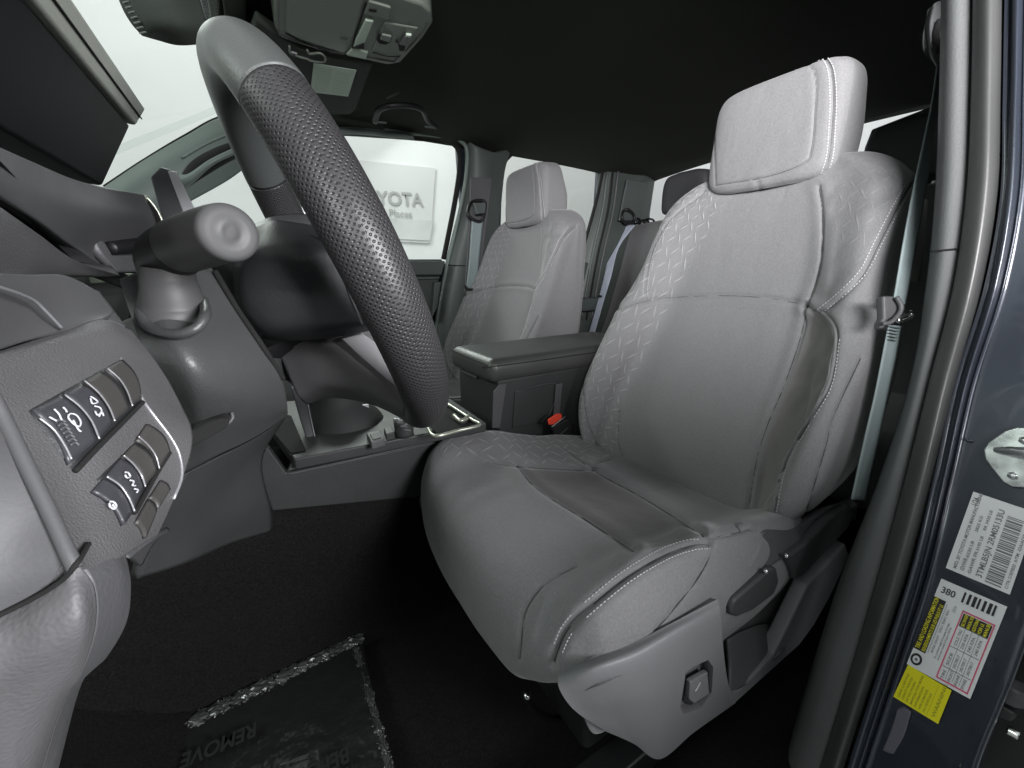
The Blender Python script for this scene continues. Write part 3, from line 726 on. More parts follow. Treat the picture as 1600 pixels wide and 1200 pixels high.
# ================================================================== DASHBOARD
dash = thing('dashboard', 'grey dashboard left of the wheel, hooded instrument binnacle above a small switch panel', 'dashboard')
lipA, lipB = PY(228, 170, .60), PY(212, 197, .60); hB = PY(160, 291, .60); E_ = np.array([0, -.37, 0])
prism('binnacle_lip', [lipA, lipB, lipB+np.array([-.03, 0, .004]), lipA+np.array([-.14, 0, -.012]), lipA+np.array([-.03, 0, .001])], E_, m_lip, dash, .0025)
prism('instrument_screen', [lipB+np.array([-.004, 0, 0]), hB, hB+np.array([-.10, 0, .01]), lipB+np.array([-.10, 0, .01])], E_*.99, m_screen, dash, .003)
tube('lip_seam', [lipA*.45+lipB*.55+np.array([.0008, .001, 0]), lipA*.45+lipB*.55+np.array([.0008, -.36, 0])], .0007, m_gap, dash, n=8, k=6)
yv = [.24, .34, .45, .54, .605]
patch('binnacle_base', [YP(list(zip([-30, 60, 115, 160, 224], [217, 257, 280, 292, 304], yv))), YP(list(zip([-30, 60, 130, 182, 240], [252, 300, 322, 332, 335], [y-.006 for y in yv]))),
      YP(list(zip([-30, 60, 118, 160, 250], [285, 340, 376, 392, 368], yv))), YP(list(zip([-30, 62, 122, 175, 248], [292, 350, 390, 416, 392], [y+.012 for y in yv])))], m_pl3, dash, 40, 60, .012)
patch('lower_ledge', [YP([(145, 372, .52), (190, 384, .55), (248, 378, .60)]), YP([(158, 395, .52), (200, 405, .55), (248, 402, .60)]), YP([(185, 425, .53), (210, 424, .55), (248, 420, .58)])], m_pl, dash, 14, 20, .008)
vent = tube('vent_ring', YP([(228, 308, .606), (246, 330, .608), (258, 360, .608), (252, 374, .606), (240, 350, .604), (230, 325, .604)]), .0016, m_champ, dash, n=60, k=8, closed=True)
prism('vent_opening', YP([(228, 308, .607), (246, 330, .607), (258, 360, .607), (252, 374, .607), (240, 350, .607), (230, 325, .607)]), (0, -.002, 0), m_gap, dash, 0)
tube('vent_thumbwheel', YP([(172, 388, .53), (205, 384, .55), (246, 378, .585)]), [.006, .0065, .006], m_blk, dash, n=20, k=16)
patch('reveal', [YP([(-30, 280, .30), (60, 340, .42), (130, 392, .52), (200, 430, .60)]), YP([(-30, 330, .30), (60, 390, .42), (130, 425, .52), (200, 452, .60)])], m_gap, dash, 6, 30, .004)
patch('lower_fascia', [YP([(-30, 302, .225), (60, 366, .33), (120, 408, .43), (188, 431, .52)]), YP([(-30, 318, .218), (55, 378, .325), (115, 416, .425), (175, 432, .51)]), YP([(-30, 378, .215), (45, 405, .31), (95, 424, .40), (150, 433, .48)]), YP([(-30, 431, .225), (35, 431, .30), (75, 432, .38), (108, 433, .44)])], m_pl2, dash, 40, 50, .01)
prism('far_trim', YP([(103, 429, .78), (207, 427, .86), (202, 437, .86), (131, 444, .80)]), (0, .02, 0), mat('lit_trim', (.36, .43, .33), .6), dash, .001)  # pale tone is light on the far dash, put into the colour
patch('side_block', [YP([(-30, 426, .235), (45, 429, .285), (104, 431, .325), (157, 457, .36)]), YP([(-30, 466, .225), (45, 470, .27), (100, 476, .305), (178, 486, .345)]), YP([(-30, 556, .215), (40, 533, .25), (97, 515, .28), (161, 497, .32), ][0:4])], m_pl3, dash, 30, 40, .012)
tube('edge_strip', YP([(-20, 442, .2225), (0, 449, .229), (30, 459, .244), (55, 471, .258), (75, 490, .266), (97, 513, .2745)]), .0007, m_silver, dash, n=40, k=6)
patch('side_block_return', [YP([(155, 455, .36), (175, 480, .37), (195, 508, .37)]), YP([(135, 490, .335), (160, 497, .335), (196, 510, .34)])], m_pl3, dash, 10, 14, .008)
prism('gap_filler', YP([(140, 448, .60), (212, 440, .60), (262, 560, .50), (190, 520, .50)]), (0, .01, 0), m_gap, dash, 0)
# switch panel
A = [DP([(-30, 558, .150), (45, 534, .178), (100, 518, .200), (160, 500, .226), (205, 516, .244)]),
     DP([(-30, 566, .148), (50, 546, .172), (112, 528, .196), (180, 520, .224), (232, 548, .246)]),
     DP([(-15, 605, .145), (60, 585, .168), (122, 566, .190), (196, 560, .220), (262, 592, .248)]),
     DP([(5, 650, .143), (72, 640, .160), (135, 618, .180), (212, 606, .212), (285, 636, .244)]),
     DP([(40, 722, .141), (95, 706, .156), (160, 684, .174), (230, 664, .204), (300, 672, .236)]),
     DP([(75, 794, .139), (115, 782, .151), (172, 762, .168), (232, 738, .196), (297, 712, .226)]),
     DP([(105, 858, .137), (138, 846, .147), (184, 824, .162), (234, 798, .186), (272, 780, .208)]),
     DP([(122, 892, .137), (150, 884, .146), (190, 870, .160), (220, 852, .176), (246, 838, .194)])]
sp = patch('switch_panel', A, m_pl2, dash, 90, 90, .010)
GA = gridof(A, 120, 120); NA = normals(GA); uA, vA, wA = proj(GA)
if NA[60, 60] @ (np.array([0, 0, CZ])-GA[60, 60]) < 0: NA = -NA
def onA(x, y, lift=0.0):
    k = np.argmin((uA-x)**2+(vA-y)**2); i, j = np.unravel_index(k, uA.shape)
    p = GA[i, j]; n = NA[i, j]; r = ray(x, y); o_ = np.array([0, 0, CZ]); q = o_+r*(((p-o_)@n)/(r@n)); return q+n*lift
def quadA(name, q, m, parent, lift, rnd=False, nu=8, nv=8, crown=0.0):
    """small plate following the panel; q = TL, TR, BR, BL in photo pixels"""
    G = np.zeros((nu, nv, 3))
    for i in range(nu):
        for j in range(nv):
            s, t = j/(nv-1), i/(nu-1)
            x = (1-t)*((1-s)*q[0][0]+s*q[1][0])+t*((1-s)*q[3][0]+s*q[2][0])
            y = (1-t)*((1-s)*q[0][1]+s*q[1][1])+t*((1-s)*q[3][1]+s*q[2][1])
            # cells bulge to the upper right like the curved banks
            G[i, j] = onA(x+7*crown*math.sin(math.pi*t), y-5*crown*math.sin(math.pi*t), lift)
    o = grid_mesh(name, G, m, parent)
    if o.data.polygons[nu//2*(nv-1)+nv//2].normal @ Vector(np.array([0, 0, CZ])-G[nu//2, nv//2]) < 0: o.data.flip_normals()
    s = o.modifiers.new('t', 'SOLIDIFY'); s.thickness = .0016; s.offset = -1
    return o
m_sw1 = mat('switch_plastic', (.045, .045, .052), .42, bump=.1); m_sw2 = mat('blank_switch_plastic', (.054, .052, .050), .5, bump=.2)
def lineA(name, pts, r, m, parent, lift=.0006): return tube(name, [onA(x, y, lift) for x, y in pts], r, m, parent, n=26, k=6)
bank = quadA('switch_bank', [(44, 642), (187, 563), (222, 627), (112, 734)], m_dk, sp, .0004)
b1 = [[(46, 643), (93, 620), (146, 690), (103, 728)], [(97, 618), (124, 602), (170, 663), (149, 688)], [(128, 600), (153, 583), (196, 641), (173, 661)], [(161, 580), (187, 564), (217, 624), (201, 636)]]
for i, q in enumerate(b1): quadA('switch', q, m_sw1 if i < 2 else m_sw2, sp, .0016, crown=1)
lower = quadA('switch_bank', [(150, 750), (212, 690), (262, 716), (207, 802)], m_dk, sp, .0004)
b2 = [[(140, 770), (157, 750), (201, 803), (188, 822)], [(160, 747), (184, 718), (219, 765), (203, 799)], [(187, 715), (205, 696), (240, 738), (221, 762)], [(209, 690), (226, 664), (262, 708), (243, 734)]]
for i, q in enumerate(b2): quadA('switch', q, m_sw1 if i < 2 else m_sw2, sp, .0016, crown=1)
for q in [[(208, 818), (228, 782), (240, 800), (222, 842)], [(230, 780), (248, 752), (262, 766), (243, 796)]]: quadA('switch', q, m_sw2, sp, .0014, crown=.4)
for pts in ([(52, 658), (75, 676), (92, 700), (103, 722)], [(95, 622), (118, 640), (136, 662), (148, 690)], [(126, 600), (147, 618), (163, 640), (172, 662)], [(162, 580), (180, 596), (192, 615), (200, 638)],
            [(158, 748), (178, 762), (192, 782), (201, 803)], [(184, 714), (200, 728), (212, 745), (219, 764)], [(208, 684), (224, 698), (236, 715), (242, 735)]):
    lineA('bank_divider', pts, .0004, m_silver, sp, .0022)
lineA('panel_edge', [(187, 560), (205, 590), (222, 625), (240, 650), (266, 684), (280, 712), (283, 745), (270, 780)], .0008, m_silver, sp, .0003)
lineA('shadow_slot', [(114, 738), (150, 700), (190, 660), (220, 630)], .0011, m_gap, sp, .001)
lineA('shadow_slot', [(206, 803), (225, 770), (245, 735), (262, 708)], .0011, m_gap, sp, .001)
ic = thing('icon_marks', 'x', 'x'); THINGS.remove(ic); bpy.data.objects.remove(ic)
def icon(strokes, r=.00033): 
    for pts in strokes: lineA('switch_icon', pts, r, m_icon, sp, .0026)
icon([[(90, 642), (94, 646), (96, 650)], [(98, 655), (103, 652), (112, 655), (118, 664), (116, 672), (107, 668), (99, 660), (98, 655)], [(106, 662), (114, 676), (119, 680)], [(66, 657), (72, 660), (78, 663)], [(75, 645), (82, 652), (87, 662)]], .00036)
icon([[(133, 625), (140, 629), (144, 634), (136, 636), (133, 628)], [(139, 640), (147, 642), (150, 648), (144, 654), (140, 648)], [(146, 656), (151, 650), (153, 655)]], .00036)
icon([[(184, 741), (189, 742), (192, 748), (187, 750), (184, 745)], [(192, 754), (198, 756), (196, 762), (201, 763)], [(199, 768), (205, 770), (203, 774)]], .0004)
icon([[(161, 789), (167, 790), (171, 796), (168, 801), (162, 798), (160, 792)], [(165, 794), (170, 800)]], .0004)
for k in range(7): lineA('dimmer_wheel', [(78+k*4, 664+k*6), (86+k*4, 660+k*6), (95+k*3.6, 664+k*6)], .0005, m_pl, sp, .0022)
# door-side end and lower trim
B = [DP([(-110, 560, .118), (-60, 580, .130), (-26, 592, .1405)]), DP([(-110, 650, .118), (-40, 655, .131), (4, 652, .1415)]), DP([(-110, 740, .118), (-20, 735, .130), (39, 724, .1395)]),
     DP([(-110, 850, .118), (0, 830, .129), (74, 796, .1375)]), DP([(-110, 940, .118), (10, 905, .128), (104, 860, .1355)]), DP([(-110, 1010, .119), (0, 958, .129), (75, 918, .134), ][:3])]
patch('end_panel', B, m_pl3, dash, 50, 30, .004)
edge = [(-26, 593, .1400), (5, 653, .1407), (40, 725, .1388), (75, 797, .1368), (105, 862, .1348), (118, 888, .1345)]
tube('corner_edge', DP(edge), .0022, m_pl3, dash, n=50, k=12)
tube('end_seam', DP([(-40, 984, .1245), (0, 961, .1285), (50, 936, .1318), (95, 908, .1335), (120, 880, .1338), (138, 850, .144)]), .0009, m_gap, dash, n=40, k=8)
patch('knee_trim', [DP([(-110, 1012, .119), (0, 962, .129), (60, 932, .1325), (100, 905, .1345), (122, 880, .137)]), DP([(-110, 1050, .116), (0, 1000, .126), (72, 960, .130), (122, 935, .134), (148, 920, .141)]),
      DP([(-110, 1090, .117), (0, 1048, .126), (75, 1010, .130), (128, 985, .135), (148, 985, .144)]), DP([(-110, 1150, .122), (0, 1100, .131), (62, 1068, .135), (108, 1050, .141), (124, 1056, .149)]),
      DP([(-110, 1230, .13), (0, 1180, .138), (40, 1150, .142), (75, 1122, .148), (97, 1102, .156)]), DP([(-110, 1330, .14), (0, 1290, .148), (28, 1260, .152), (45, 1240, .158), (60, 1218, .165)])], m_peb, dash, 60, 50, .008)
patch('knee_trim_rim', [DP([(120, 874, .141), (150, 858, .150), (176, 850, .158), (196, 862, .166)]), DP([(148, 914, .143), (172, 900, .151), (192, 898, .159), (205, 912, .168)]), DP([(150, 984, .146), (170, 974, .154), (186, 968, .162), (198, 972, .172)]),
      DP([(124, 1058, .151), (142, 1044, .159), (156, 1034, .167), (166, 1028, .178)]), DP([(97, 1104, .158), (108, 1094, .165), (118, 1082, .172), (128, 1068, .182)]), DP([(60, 1222, .168), (70, 1216, .172), (82, 1208, .178), (92, 1200, .188)])], m_pl, dash, 60, 30, .01)
patch('knee_bolster', [YP([(292, 737, .44), (350, 708, .48), (400, 682, .55), (446, 652, .62)]), YP([(262, 795, .46), (318, 768, .50), (368, 742, .58), (410, 720, .66)]), YP([(236, 842, .48), (300, 822, .53), (360, 806, .60), (424, 797, .69)]), YP([(215, 905, .50), (290, 880, .55), (360, 850, .64), (424, 830, .71)])], m_col, dash, 30, 30, .01)
patch('panel_return', [DP([(246, 838, .195), (256, 834, .22), (266, 828, .26)]), DP([(222, 856, .180), (232, 852, .21), (242, 848, .25)]), DP([(200, 872, .168), (212, 876, .20), (222, 884, .24)])], m_pl, dash, 10, 10, .003)
# dash top seen beyond the hood + far side of the dash
box('dash_top', (-.62, .62, .66), (-.20, 1.55, .74), m_dk, dash, .03)
box('dash_front', (-.22, .98, .36), (-.16, 1.55, .72), m_dk, dash, .02)
# centre display seen edge-on
disp = thing('centre_display', 'thin upright display screen seen edge-on between stalk and windscreen pillar', 'screen')
prism('housing', YP([(234, 275, .80), (250, 260, .80), (268, 266, .80), (292, 348, .80), (258, 360, .80)]), (0, .02, 0), m_dk, disp, .003)
prism('screen', YP([(262, 267, .797), (276, 268, .797), (310, 338, .797), (292, 348, .797)]), (0, .003, 0), m_silver, disp, .001)  # silver face stands in for the white reflection on the screen

# ================================================================== CENTRE CONSOLE
con = thing('centre_console', 'low dark centre console with a shifter boot and cup holders, left of the driver seat', 'console')
prism('side_panel', YP([(380, 665, .715), (408, 684, .715), (448, 739, .715), (560, 715, .715), (680, 688, .715), (760, 672, .715), (770, 800, .715), (640, 778, .715), (425, 799, .715)]), (0, .02, 0), m_con, con, .003)
prism('edge_rail', YP([(450, 736, .712), (459, 716, .722), (560, 696, .722), (668, 676, .722), (700, 670, .722), (690, 686, .712), (560, 713, .712)]), (0, .012, 0), m_pillar, con, .002)
tube('rail_line', YP([(450, 741, .711), (560, 718, .711), (680, 692, .711)]), .0010, m_pl3, con, n=30, k=6)
zt = .415
deck = prism('deck', [PZ(x, y, zt) for x, y in [(412, 655), (459, 717), (668, 677), (760, 660), (700, 620), (600, 615), (430, 628)]], (0, 0, -.02), m_con, con, .003)
prism('storage_well', [PZ(x, y, zt+.002) for x, y in [(420, 668), (455, 708), (478, 704), (455, 650), (430, 645)]], (0, 0, .001), m_gap, con, 0)
tube('shifter_boot', YP([(558, 698, .83), (552, 690, .83), (535, 660, .835), (525, 632, .84), (520, 606, .84)]), [.080, .079, .072, .055, .045], m_matte, con, n=40, k=30)
prism('shifter_plate', YP([(455, 607, .78), (462, 606, .78), (480, 628, .78), (493, 687, .78), (480, 690, .78), (470, 660, .78)]), (0, .02, 0), m_pl, con, .003)
tube('plate_edge', YP([(481, 630, .778), (487, 660, .778), (493, 687, .778)]), .0012, m_silver, con, n=10, k=6)
for pts in ([(556, 633), (576, 632), (577, 637), (558, 640)],): prism('badge_plate', YP([(x, y, .80) for x, y in pts]), (0, .004, 0), m_silver, con, .0005)
bt = prism('mode_button', [PZ(x, y, zt+.012) for x, y in [(572, 676), (594, 672), (601, 685), (580, 691)]], (0, 0, -.014), m_pl, con, .002)
prism('button_face', [PZ(x, y, zt+.0135) for x, y in [(578, 678), (592, 675), (596, 683), (583, 687)]], (0, 0, -.002), m_blk, bt, .0005)
prism('mode_button', [PZ(x, y, zt+.012) for x, y in [(599, 668), (612, 666), (617, 675), (603, 678)]], (0, 0, -.014), m_con, con, .002)
kb = tube('drive_knob', [PZ(632, 680, zt), PZ(632, 680, zt)+np.array([0, 0, .03])], .017, m_con, con, n=6, k=28)
prism('knob_mark', YP([(630, 676, .735), (643, 674, .735), (643, 680, .735), (630, 681, .735)]), (0, .003, 0), m_paper, kb, .0003)
for k in range(4): tube('knurl', [PZ(614+k*6, 655+k*6, zt+.03), PZ(624+k*6, 655+k*6, zt+.03)], .002, m_silver if k == 0 else m_pl, kb, n=5, k=6)
tube('cup_holder_trim', [PZ(x, y, zt+.012) for x, y in [(668, 669), (680, 681), (715, 673), (749, 664), (738, 656), (715, 641), (700, 632), (692, 633)]], 0.0032, m_champ, con, n=70, k=10)
prism('cup_well', [PZ(x, y, zt+.006) for x, y in [(672, 668), (684, 679), (745, 664), (700, 635), (690, 637)]], (0, 0, .001), m_gap, con, 0)
tube('cup_holder_trim', [PZ(x, y, zt+.014) for x, y in [(709, 649), (718, 657), (727, 655), (733, 649)]], .0042, m_champ, con, n=24, k=10)
# armrest box
ar = thing('armrest_box', 'dark centre armrest box with padded leather lid between the two front seats', 'armrest')
AY = .742
front = PY(778, 597, AY)
box('storage_bin', (front[0], AY, .22), (.86, .95, front[2]+.004), m_con, ar, .006)
c0 = PY(771, 566, AY)
lid = box('lid', (c0[0]-.012, AY-.006, c0[2]-.050), (.88, .955, c0[2]+.006), m_armr, ar, .021)
tube('lid_seam', [(c0[0]-.010, .948, c0[2]-.004), (c0[0]-.0115, AY+.02, c0[2]-.006), (c0[0]+.01, AY-.0065, c0[2]-.008), (.86, AY-.0065, c0[2]-.008)], .0010, m_gap, ar, n=80, k=6)
prism('latch', [PX(x, y, front[0]-.006) for x, y in [(719, 573), (746, 585), (744, 592), (718, 580)]], (.008, 0, 0), m_pl3, ar, .001)
prism('side_pocket', YP([(804, 612, AY-.0005), (868, 600, AY-.0005), (862, 640, AY-.0005), (846, 660, AY-.0005), (800, 668, AY-.0005)]), (0, -.0025, 0), m_con, ar, .0012)
tube('pocket_edge', YP([(804, 612, AY-.003), (868, 600, AY-.003), (862, 640, AY-.003), (846, 660, AY-.003)]), .0009, m_pl, ar, n=30, k=6)
prism('corner_rail', YP([(770, 612, AY-.001), (779, 600, AY-.001), (790, 600, AY-.001), (780, 668, AY-.001), (768, 668, AY-.001)]), (0, -.004, 0), m_pl, ar, .001)
bk = thing('seat_belt_buckle', 'black seat belt buckle with a red button beside the driver cushion', 'buckle')
prism('body', YP([(855, 662, .725), (880, 650, .725), (889, 662, .725), (886, 688, .725), (868, 692, .725), (857, 680, .725)]), (0, -.022, 0), m_blk, bk, .003)
prism('button', YP([(855, 655, .704), (868, 646, .704), (876, 646, .704), (877, 653, .704), (863, 663, .704), (856, 663, .704)]), (0, -.004, 0), m_red, bk, .0025)
tube('buckle_rim', YP([(862, 667, .702), (883, 651, .702)]), .0012, m_silver, bk, n=4, k=6)
tube('buckle_rim', YP([(868, 685, .702), (888, 668, .702)]), .0010, m_pl, bk, n=4, k=6)
prism('strap', YP([(868, 600, .735), (878, 598, .735), (873, 648, .735), (864, 650, .735)]), (0, -.003, 0), m_pl, bk, .0006)

# ================================================================== OVERHEAD
oc = thing('overhead_console', 'grey green overhead console with sunglass bin and map lamps on the black ceiling', 'ceiling console')
zo = 1.128
def ZP(l, z): return [PZ(a, b, z) for a, b in l]
prism('frame', ZP([(428, -30), (429, 44), (438, 60), (500, 80), (606, 102), (626, 99), (660, 62), (676, 38), (674, 20), (660, 8), (600, -12)], zo), (0, 0, .05), m_over, oc, .006)
tube('frame_edge', ZP([(436, -30), (436, 46), (445, 58), (500, 74), (605, 95), (620, 92), (655, 57), (668, 34)], zo-.0005), .0012, m_pl, oc, n=60, k=6)
prism('sunglass_lid', ZP([(448, -30), (446, 50), (470, 62), (538, 84), (556, 48), (575, -30)], zo-.003), (0, 0, .008), m_over, oc, .003)
tube('lid_gap', ZP([(446, 52), (470, 64), (539, 87), (557, 50), (572, 5)], zo-.0012), .0011, m_gap, oc, n=40, k=6)
prism('lid_catch', ZP([(532, 59), (544, 61), (543, 63), (532, 61)], zo-.0045), (0, 0, .003), m_blk, oc, 0)
mp = prism('microphone_cover', ZP([(569, 22), (576, 3), (611, 13), (607, 31)], zo-.0035), (0, 0, .006), m_over, oc, .002)
prism('microphone_slot', ZP([(577, 14), (589, 16), (588, 20), (576, 18)], zo-.0042), (0, 0, .003), m_gap, mp, .0005)
prism('map_lamp', ZP([(571, 32), (584, 34), (570, 68), (551, 76), (556, 62)], zo-.0035), (0, 0, .006), m_vpaper, oc, .002)
prism('lamp_recess', ZP([(569, 68), (569, 77), (550, 76)], zo-.0052), (0, 0, .003), m_gap, oc, 0)
prism('switch_plate', ZP([(580, 84), (600, 36), (654, 45), (630, 88)], zo-.0025), (0, 0, .006), m_over, oc, .003)
for q in ([(588, 62), (592, 54), (613, 57), (610, 67), (602, 70), (592, 68)], [(618, 64), (622, 64), (622, 67), (618, 67)], [(622, 70), (634, 70), (632, 80), (624, 80)]): prism('switch_recess', ZP(q, zo-.0045), (0, 0, .003), m_gap, oc, .0005)
prism('switch', ZP([(594, 62), (597, 55), (612, 58), (609, 67)], zo-.007), (0, 0, .004), m_over, oc, .001)
prism('switch', ZP([(634, 55), (642, 57), (634, 72), (624, 70)], zo-.007), (0, 0, .004), m_pl, oc, .001)
prism('switch', ZP([(635, 55), (643, 56), (641, 59), (633, 58)], zo-.0075), (0, 0, .004), m_vpaper, oc, .0005)
prism('end_tab', ZP([(541, 86), (550, 77), (575, 83), (572, 93)], zo-.004), (0, 0, .006), m_vpaper, oc, .002)
tube('grip_slot', ZP([(582, 82), (606, 88), (625, 88)], zo-.0035), .0012, m_gap, oc, n=16, k=6)
vs = thing('sun_visor', 'dark folded sun visor carrying a pale paper label, under the ceiling', 'sun visor')
prism('panel', ZP([(400, 30), (470, 78), (583, 103), (556, 172), (548, 180), (512, 180), (430, 150), (380, 90)], 1.128), (0, 0, .018), m_visor, vs, .007)
lb = prism('paper_label', ZP([(490, 99), (557, 110), (544, 151), (485, 144)], 1.1265), (0, 0, .0008), m_vpaper, vs, 0)
def bil(q):
    q = [np.asarray(a, float) for a in q]
    return lambda s, t: (1-t)*((1-s)*q[0]+s*q[1])+t*((1-s)*q[3]+s*q[2])
fl = bil(ZP([(490, 99), (557, 110), (544, 151), (485, 144)], 1.1262))
m_vink = mat('print_faint_green', (.36, .43, .36), .7)
for k in range(11):
    t = .12+k*.075
    for s0, s1 in ((.08, .46), (.54, .92)):
        prism('print_line', [fl(s0, t), fl(s1-random.random()*.08, t), fl(s1-.02, t+.022), fl(s0, t+.022)], (0, 0, .0003), m_vink, lb, 0)
hk = thing('visor_clip', 'small green grey visor clip under the front of the overhead console', 'clip')
tube('clip_loop', ZP([(452, 72), (455, 84), (480, 92), (486, 95), (505, 97), (508, 90), (500, 83), (484, 84), (480, 78)], 1.122), .0022, m_over, hk, n=60, k=8)
tube('clip_screw', ZP([(455, 81), (464, 84)], 1.121), .0022, m_silver, hk, n=6, k=8)
mr = thing('rear_view_mirror', 'dark rear view mirror housing cut by the top edge above the windscreen', 'mirror')
patch('housing', [DP([(178, -20, .62), (220, -20, .585), (262, -20, .58), (308, -20, .61)]), DP([(192, 15, .62), (228, 12, .585), (270, 10, .58), (316, 12, .61)]),
                  DP([(206, 38, .625), (238, 40, .595), (278, 42, .59), (324, 42, .62)]), DP([(222, 56, .64), (246, 63, .63), (280, 71, .625), (326, 68, .64)])], m_visor, mr, 30, 30, .03)
for k in range(9): tube('vent_rib', DP([(190+k*4.3-6, -12+k*8, .612), (190+k*4.3+3, -14+k*8, .602)]), .0012, m_over, mr, n=4, k=6)
tube('stem', DP([(286, -20, .60), (305, 15, .62), (328, 55, .66)]), .005, m_over, mr, n=20, k=10)
hd = thing('grab_handle', 'black folding grab handle on the ceiling above the passenger window', 'handle')
tube('grip', YP([(586, 190, 1.33), (592, 172, 1.27), (612, 165, 1.23), (640, 165, 1.23), (660, 172, 1.25), (668, 188, 1.31), (682, 199, 1.35)]), [.008, .008, .007, .007, .007, .007, .007], m_blk, hd, n=70, k=12)
for q in ([(583, 190), (604, 192)], [(664, 198), (680, 200)]): tube('handle_foot', YP([(a, b, 1.32) for a, b in q]), .003, m_pillar, hd, n=6, k=8)
o = tube('coat_hook', YP([(604, 154, 1.215), (612, 149, 1.20), (622, 145, 1.185)]), .004, m_visor, None, n=14, k=8); tag(o, 'tiny grey green clip on the ceiling left above the grab handle', 'hook')
ban = prism('window_header', [(0.02, .62, 1.150), (0.02, 1.50, 1.150), (.055, 1.50, 1.160), (.055, .62, 1.160)], (0, 0, .02), m_visor, None, .004); tag(ban, 'dark cloth-covered header bar along the top of the windscreen', 'header trim')

# ================================================================== PASSENGER SIDE OF THE BODY
ap = thing('windscreen_pillar', 'pale green grey windscreen pillar with an inset grab bar, beyond the wheel', 'pillar')
m_apil = mat('pillar_plastic_pale', (.13, .165, .15), .45, bump=.2, bscale=400, var=.06)
patch('cover', [YP([(140, 306, 1.42), (170, 312, 1.42), (200, 330, 1.42), (215, 350, 1.43)]), YP([(165, 290, 1.44), (195, 296, 1.42), (225, 318, 1.42), (246, 345, 1.44)]), YP([(225, 250, 1.46), (250, 262, 1.44), (270, 292, 1.44), (292, 318, 1.46)]),
               YP([(290, 212, 1.47), (312, 228, 1.45), (334, 258, 1.45), (356, 282, 1.47)]), YP([(350, 182, 1.48), (370, 200, 1.46), (392, 225, 1.46), (404, 248, 1.48)]), YP([(430, 178, 1.49), (440, 190, 1.475), (450, 205, 1.475), (456, 224, 1.49)]),
               YP([(530, 198, 1.50), (530, 202, 1.49), (532, 206, 1.49), (534, 210, 1.50)]), YP([(640, 207, 1.51), (642, 211, 1.50), (645, 215, 1.50), (648, 219, 1.51)])], m_apil, ap, 80, 24, .02)
tube('outer_seal', YP([(163, 292, 1.455), (225, 251, 1.475), (290, 212, 1.485), (350, 182, 1.495), (430, 176, 1.50)]), .004, m_gap, ap, n=40, k=8)
tube('grab_recess', YP([(284, 290, 1.43), (310, 264, 1.43), (345, 243, 1.43), (385, 226, 1.44)]), [.010, .020, .020, .016], m_gap, ap, n=30, k=14)
tube('grab_bar', YP([(283, 284, 1.415), (300, 277, 1.40), (330, 254, 1.39), (365, 237, 1.40), (400, 224, 1.42)]), [.018, .010, .007, .007, .007], m_apil, ap, n=40, k=14)
tube('pillar_crease', YP([(286, 246, 1.425), (320, 226, 1.435), (362, 207, 1.44)]), .003, m_apil, ap, n=20, k=8)
# outer skin of the far side
sk = thing('outer_body_side', 'outer steel skin of the cab below and between the passenger side windows', 'body panel')
box('lower_skin', (-.80, 1.605, 0), (1.85, 1.625, .738), m_paint, sk, .002)
prism('post_skin', [(.74, 1.58, .70), (.90, 1.58, .70), (.92, 1.565, 1.20), (.715, 1.565, 1.20)], (0, .02, 0), m_paint, sk, .002)
box('rail_skin', (.0, 1.565, 1.165), (1.85, 1.585, 1.20), m_paint, sk, .002)
prism('corner_skin', [(1.43, 1.58, .70), (1.82, 1.58, .70), (1.80, 1.565, 1.20), (1.43, 1.565, 1.20)], (0, .02, 0), m_paint, sk, .002)
# glass
ws = prism('windscreen_glass', [(0.02, .12, 1.155), (0.02, 1.50, 1.155), (-.75, 1.56, .74), (-.75, .06, .74)], (.004, 0, .005), m_glass, None, 0)
tag(ws, 'sloping clear windscreen glass between dashboard and ceiling', 'windscreen')
dr = thing('passenger_door', 'green grey passenger door with window glass, beyond the steering wheel', 'car door')
m_door = mat('door_panel_plastic', (.050, .062, .056), .5, bump=.3, bscale=400, var=.08)
YD = 1.52
prism('window_glass', [(-.80, 1.575, .74), (.78, 1.575, .74), (.80, 1.56, 1.18), (.0, 1.56, 1.18)], (0, .004, 0), m_glass, dr, 0)
dpan = prism('door_panel', [PY(410, 405, YD), PY(692, 405, YD), PY(680, 470, YD), PY(664, 560, YD), PY(640, 700, YD), (-.35, YD, .1), (-.35, YD, .74)], (0, .07, 0), m_door, dr, .006)
prism('upper_ledge', YP([(560, 408, YD-.002), (692, 408, YD-.002), (686, 430, YD-.002), (560, 432, YD-.002)]), (0, -.03, 0), m_pillar, dr, .006)
tube('ledge_strip', YP([(560, 437, YD-.012), (686, 434, YD-.012)]), .004, m_apil, dr, n=10, k=8)
prism('pull_handle', YP([(676, 440, YD-.001), (686, 440, YD-.001), (680, 480, YD-.001), (671, 498, YD-.001)]), (0, -.025, 0), m_pillar, dr, .004)
tube('window_frame', YP([(520, 206, 1.55), (600, 211, 1.55), (690, 219, 1.55), (708, 224, 1.55), (718, 240, 1.55), (717, 275, 1.55), (708, 330, 1.555), (693, 405, 1.56)]), [.010]*8, m_gap, dr, n=100, k=12)
tube('door_seal', YP([(600, 203, 1.52), (700, 214, 1.52), (722, 222, 1.52), (730, 240, 1.52), (727, 285, 1.52), (714, 350, 1.525), (700, 410, 1.53), (686, 480, 1.53), (676, 560, 1.53)]), .007, m_apil, dr, n=110, k=12)
bp_ = thing('door_pillar', 'green grey pillar trim left of the passenger seat, holding the belt', 'pillar')
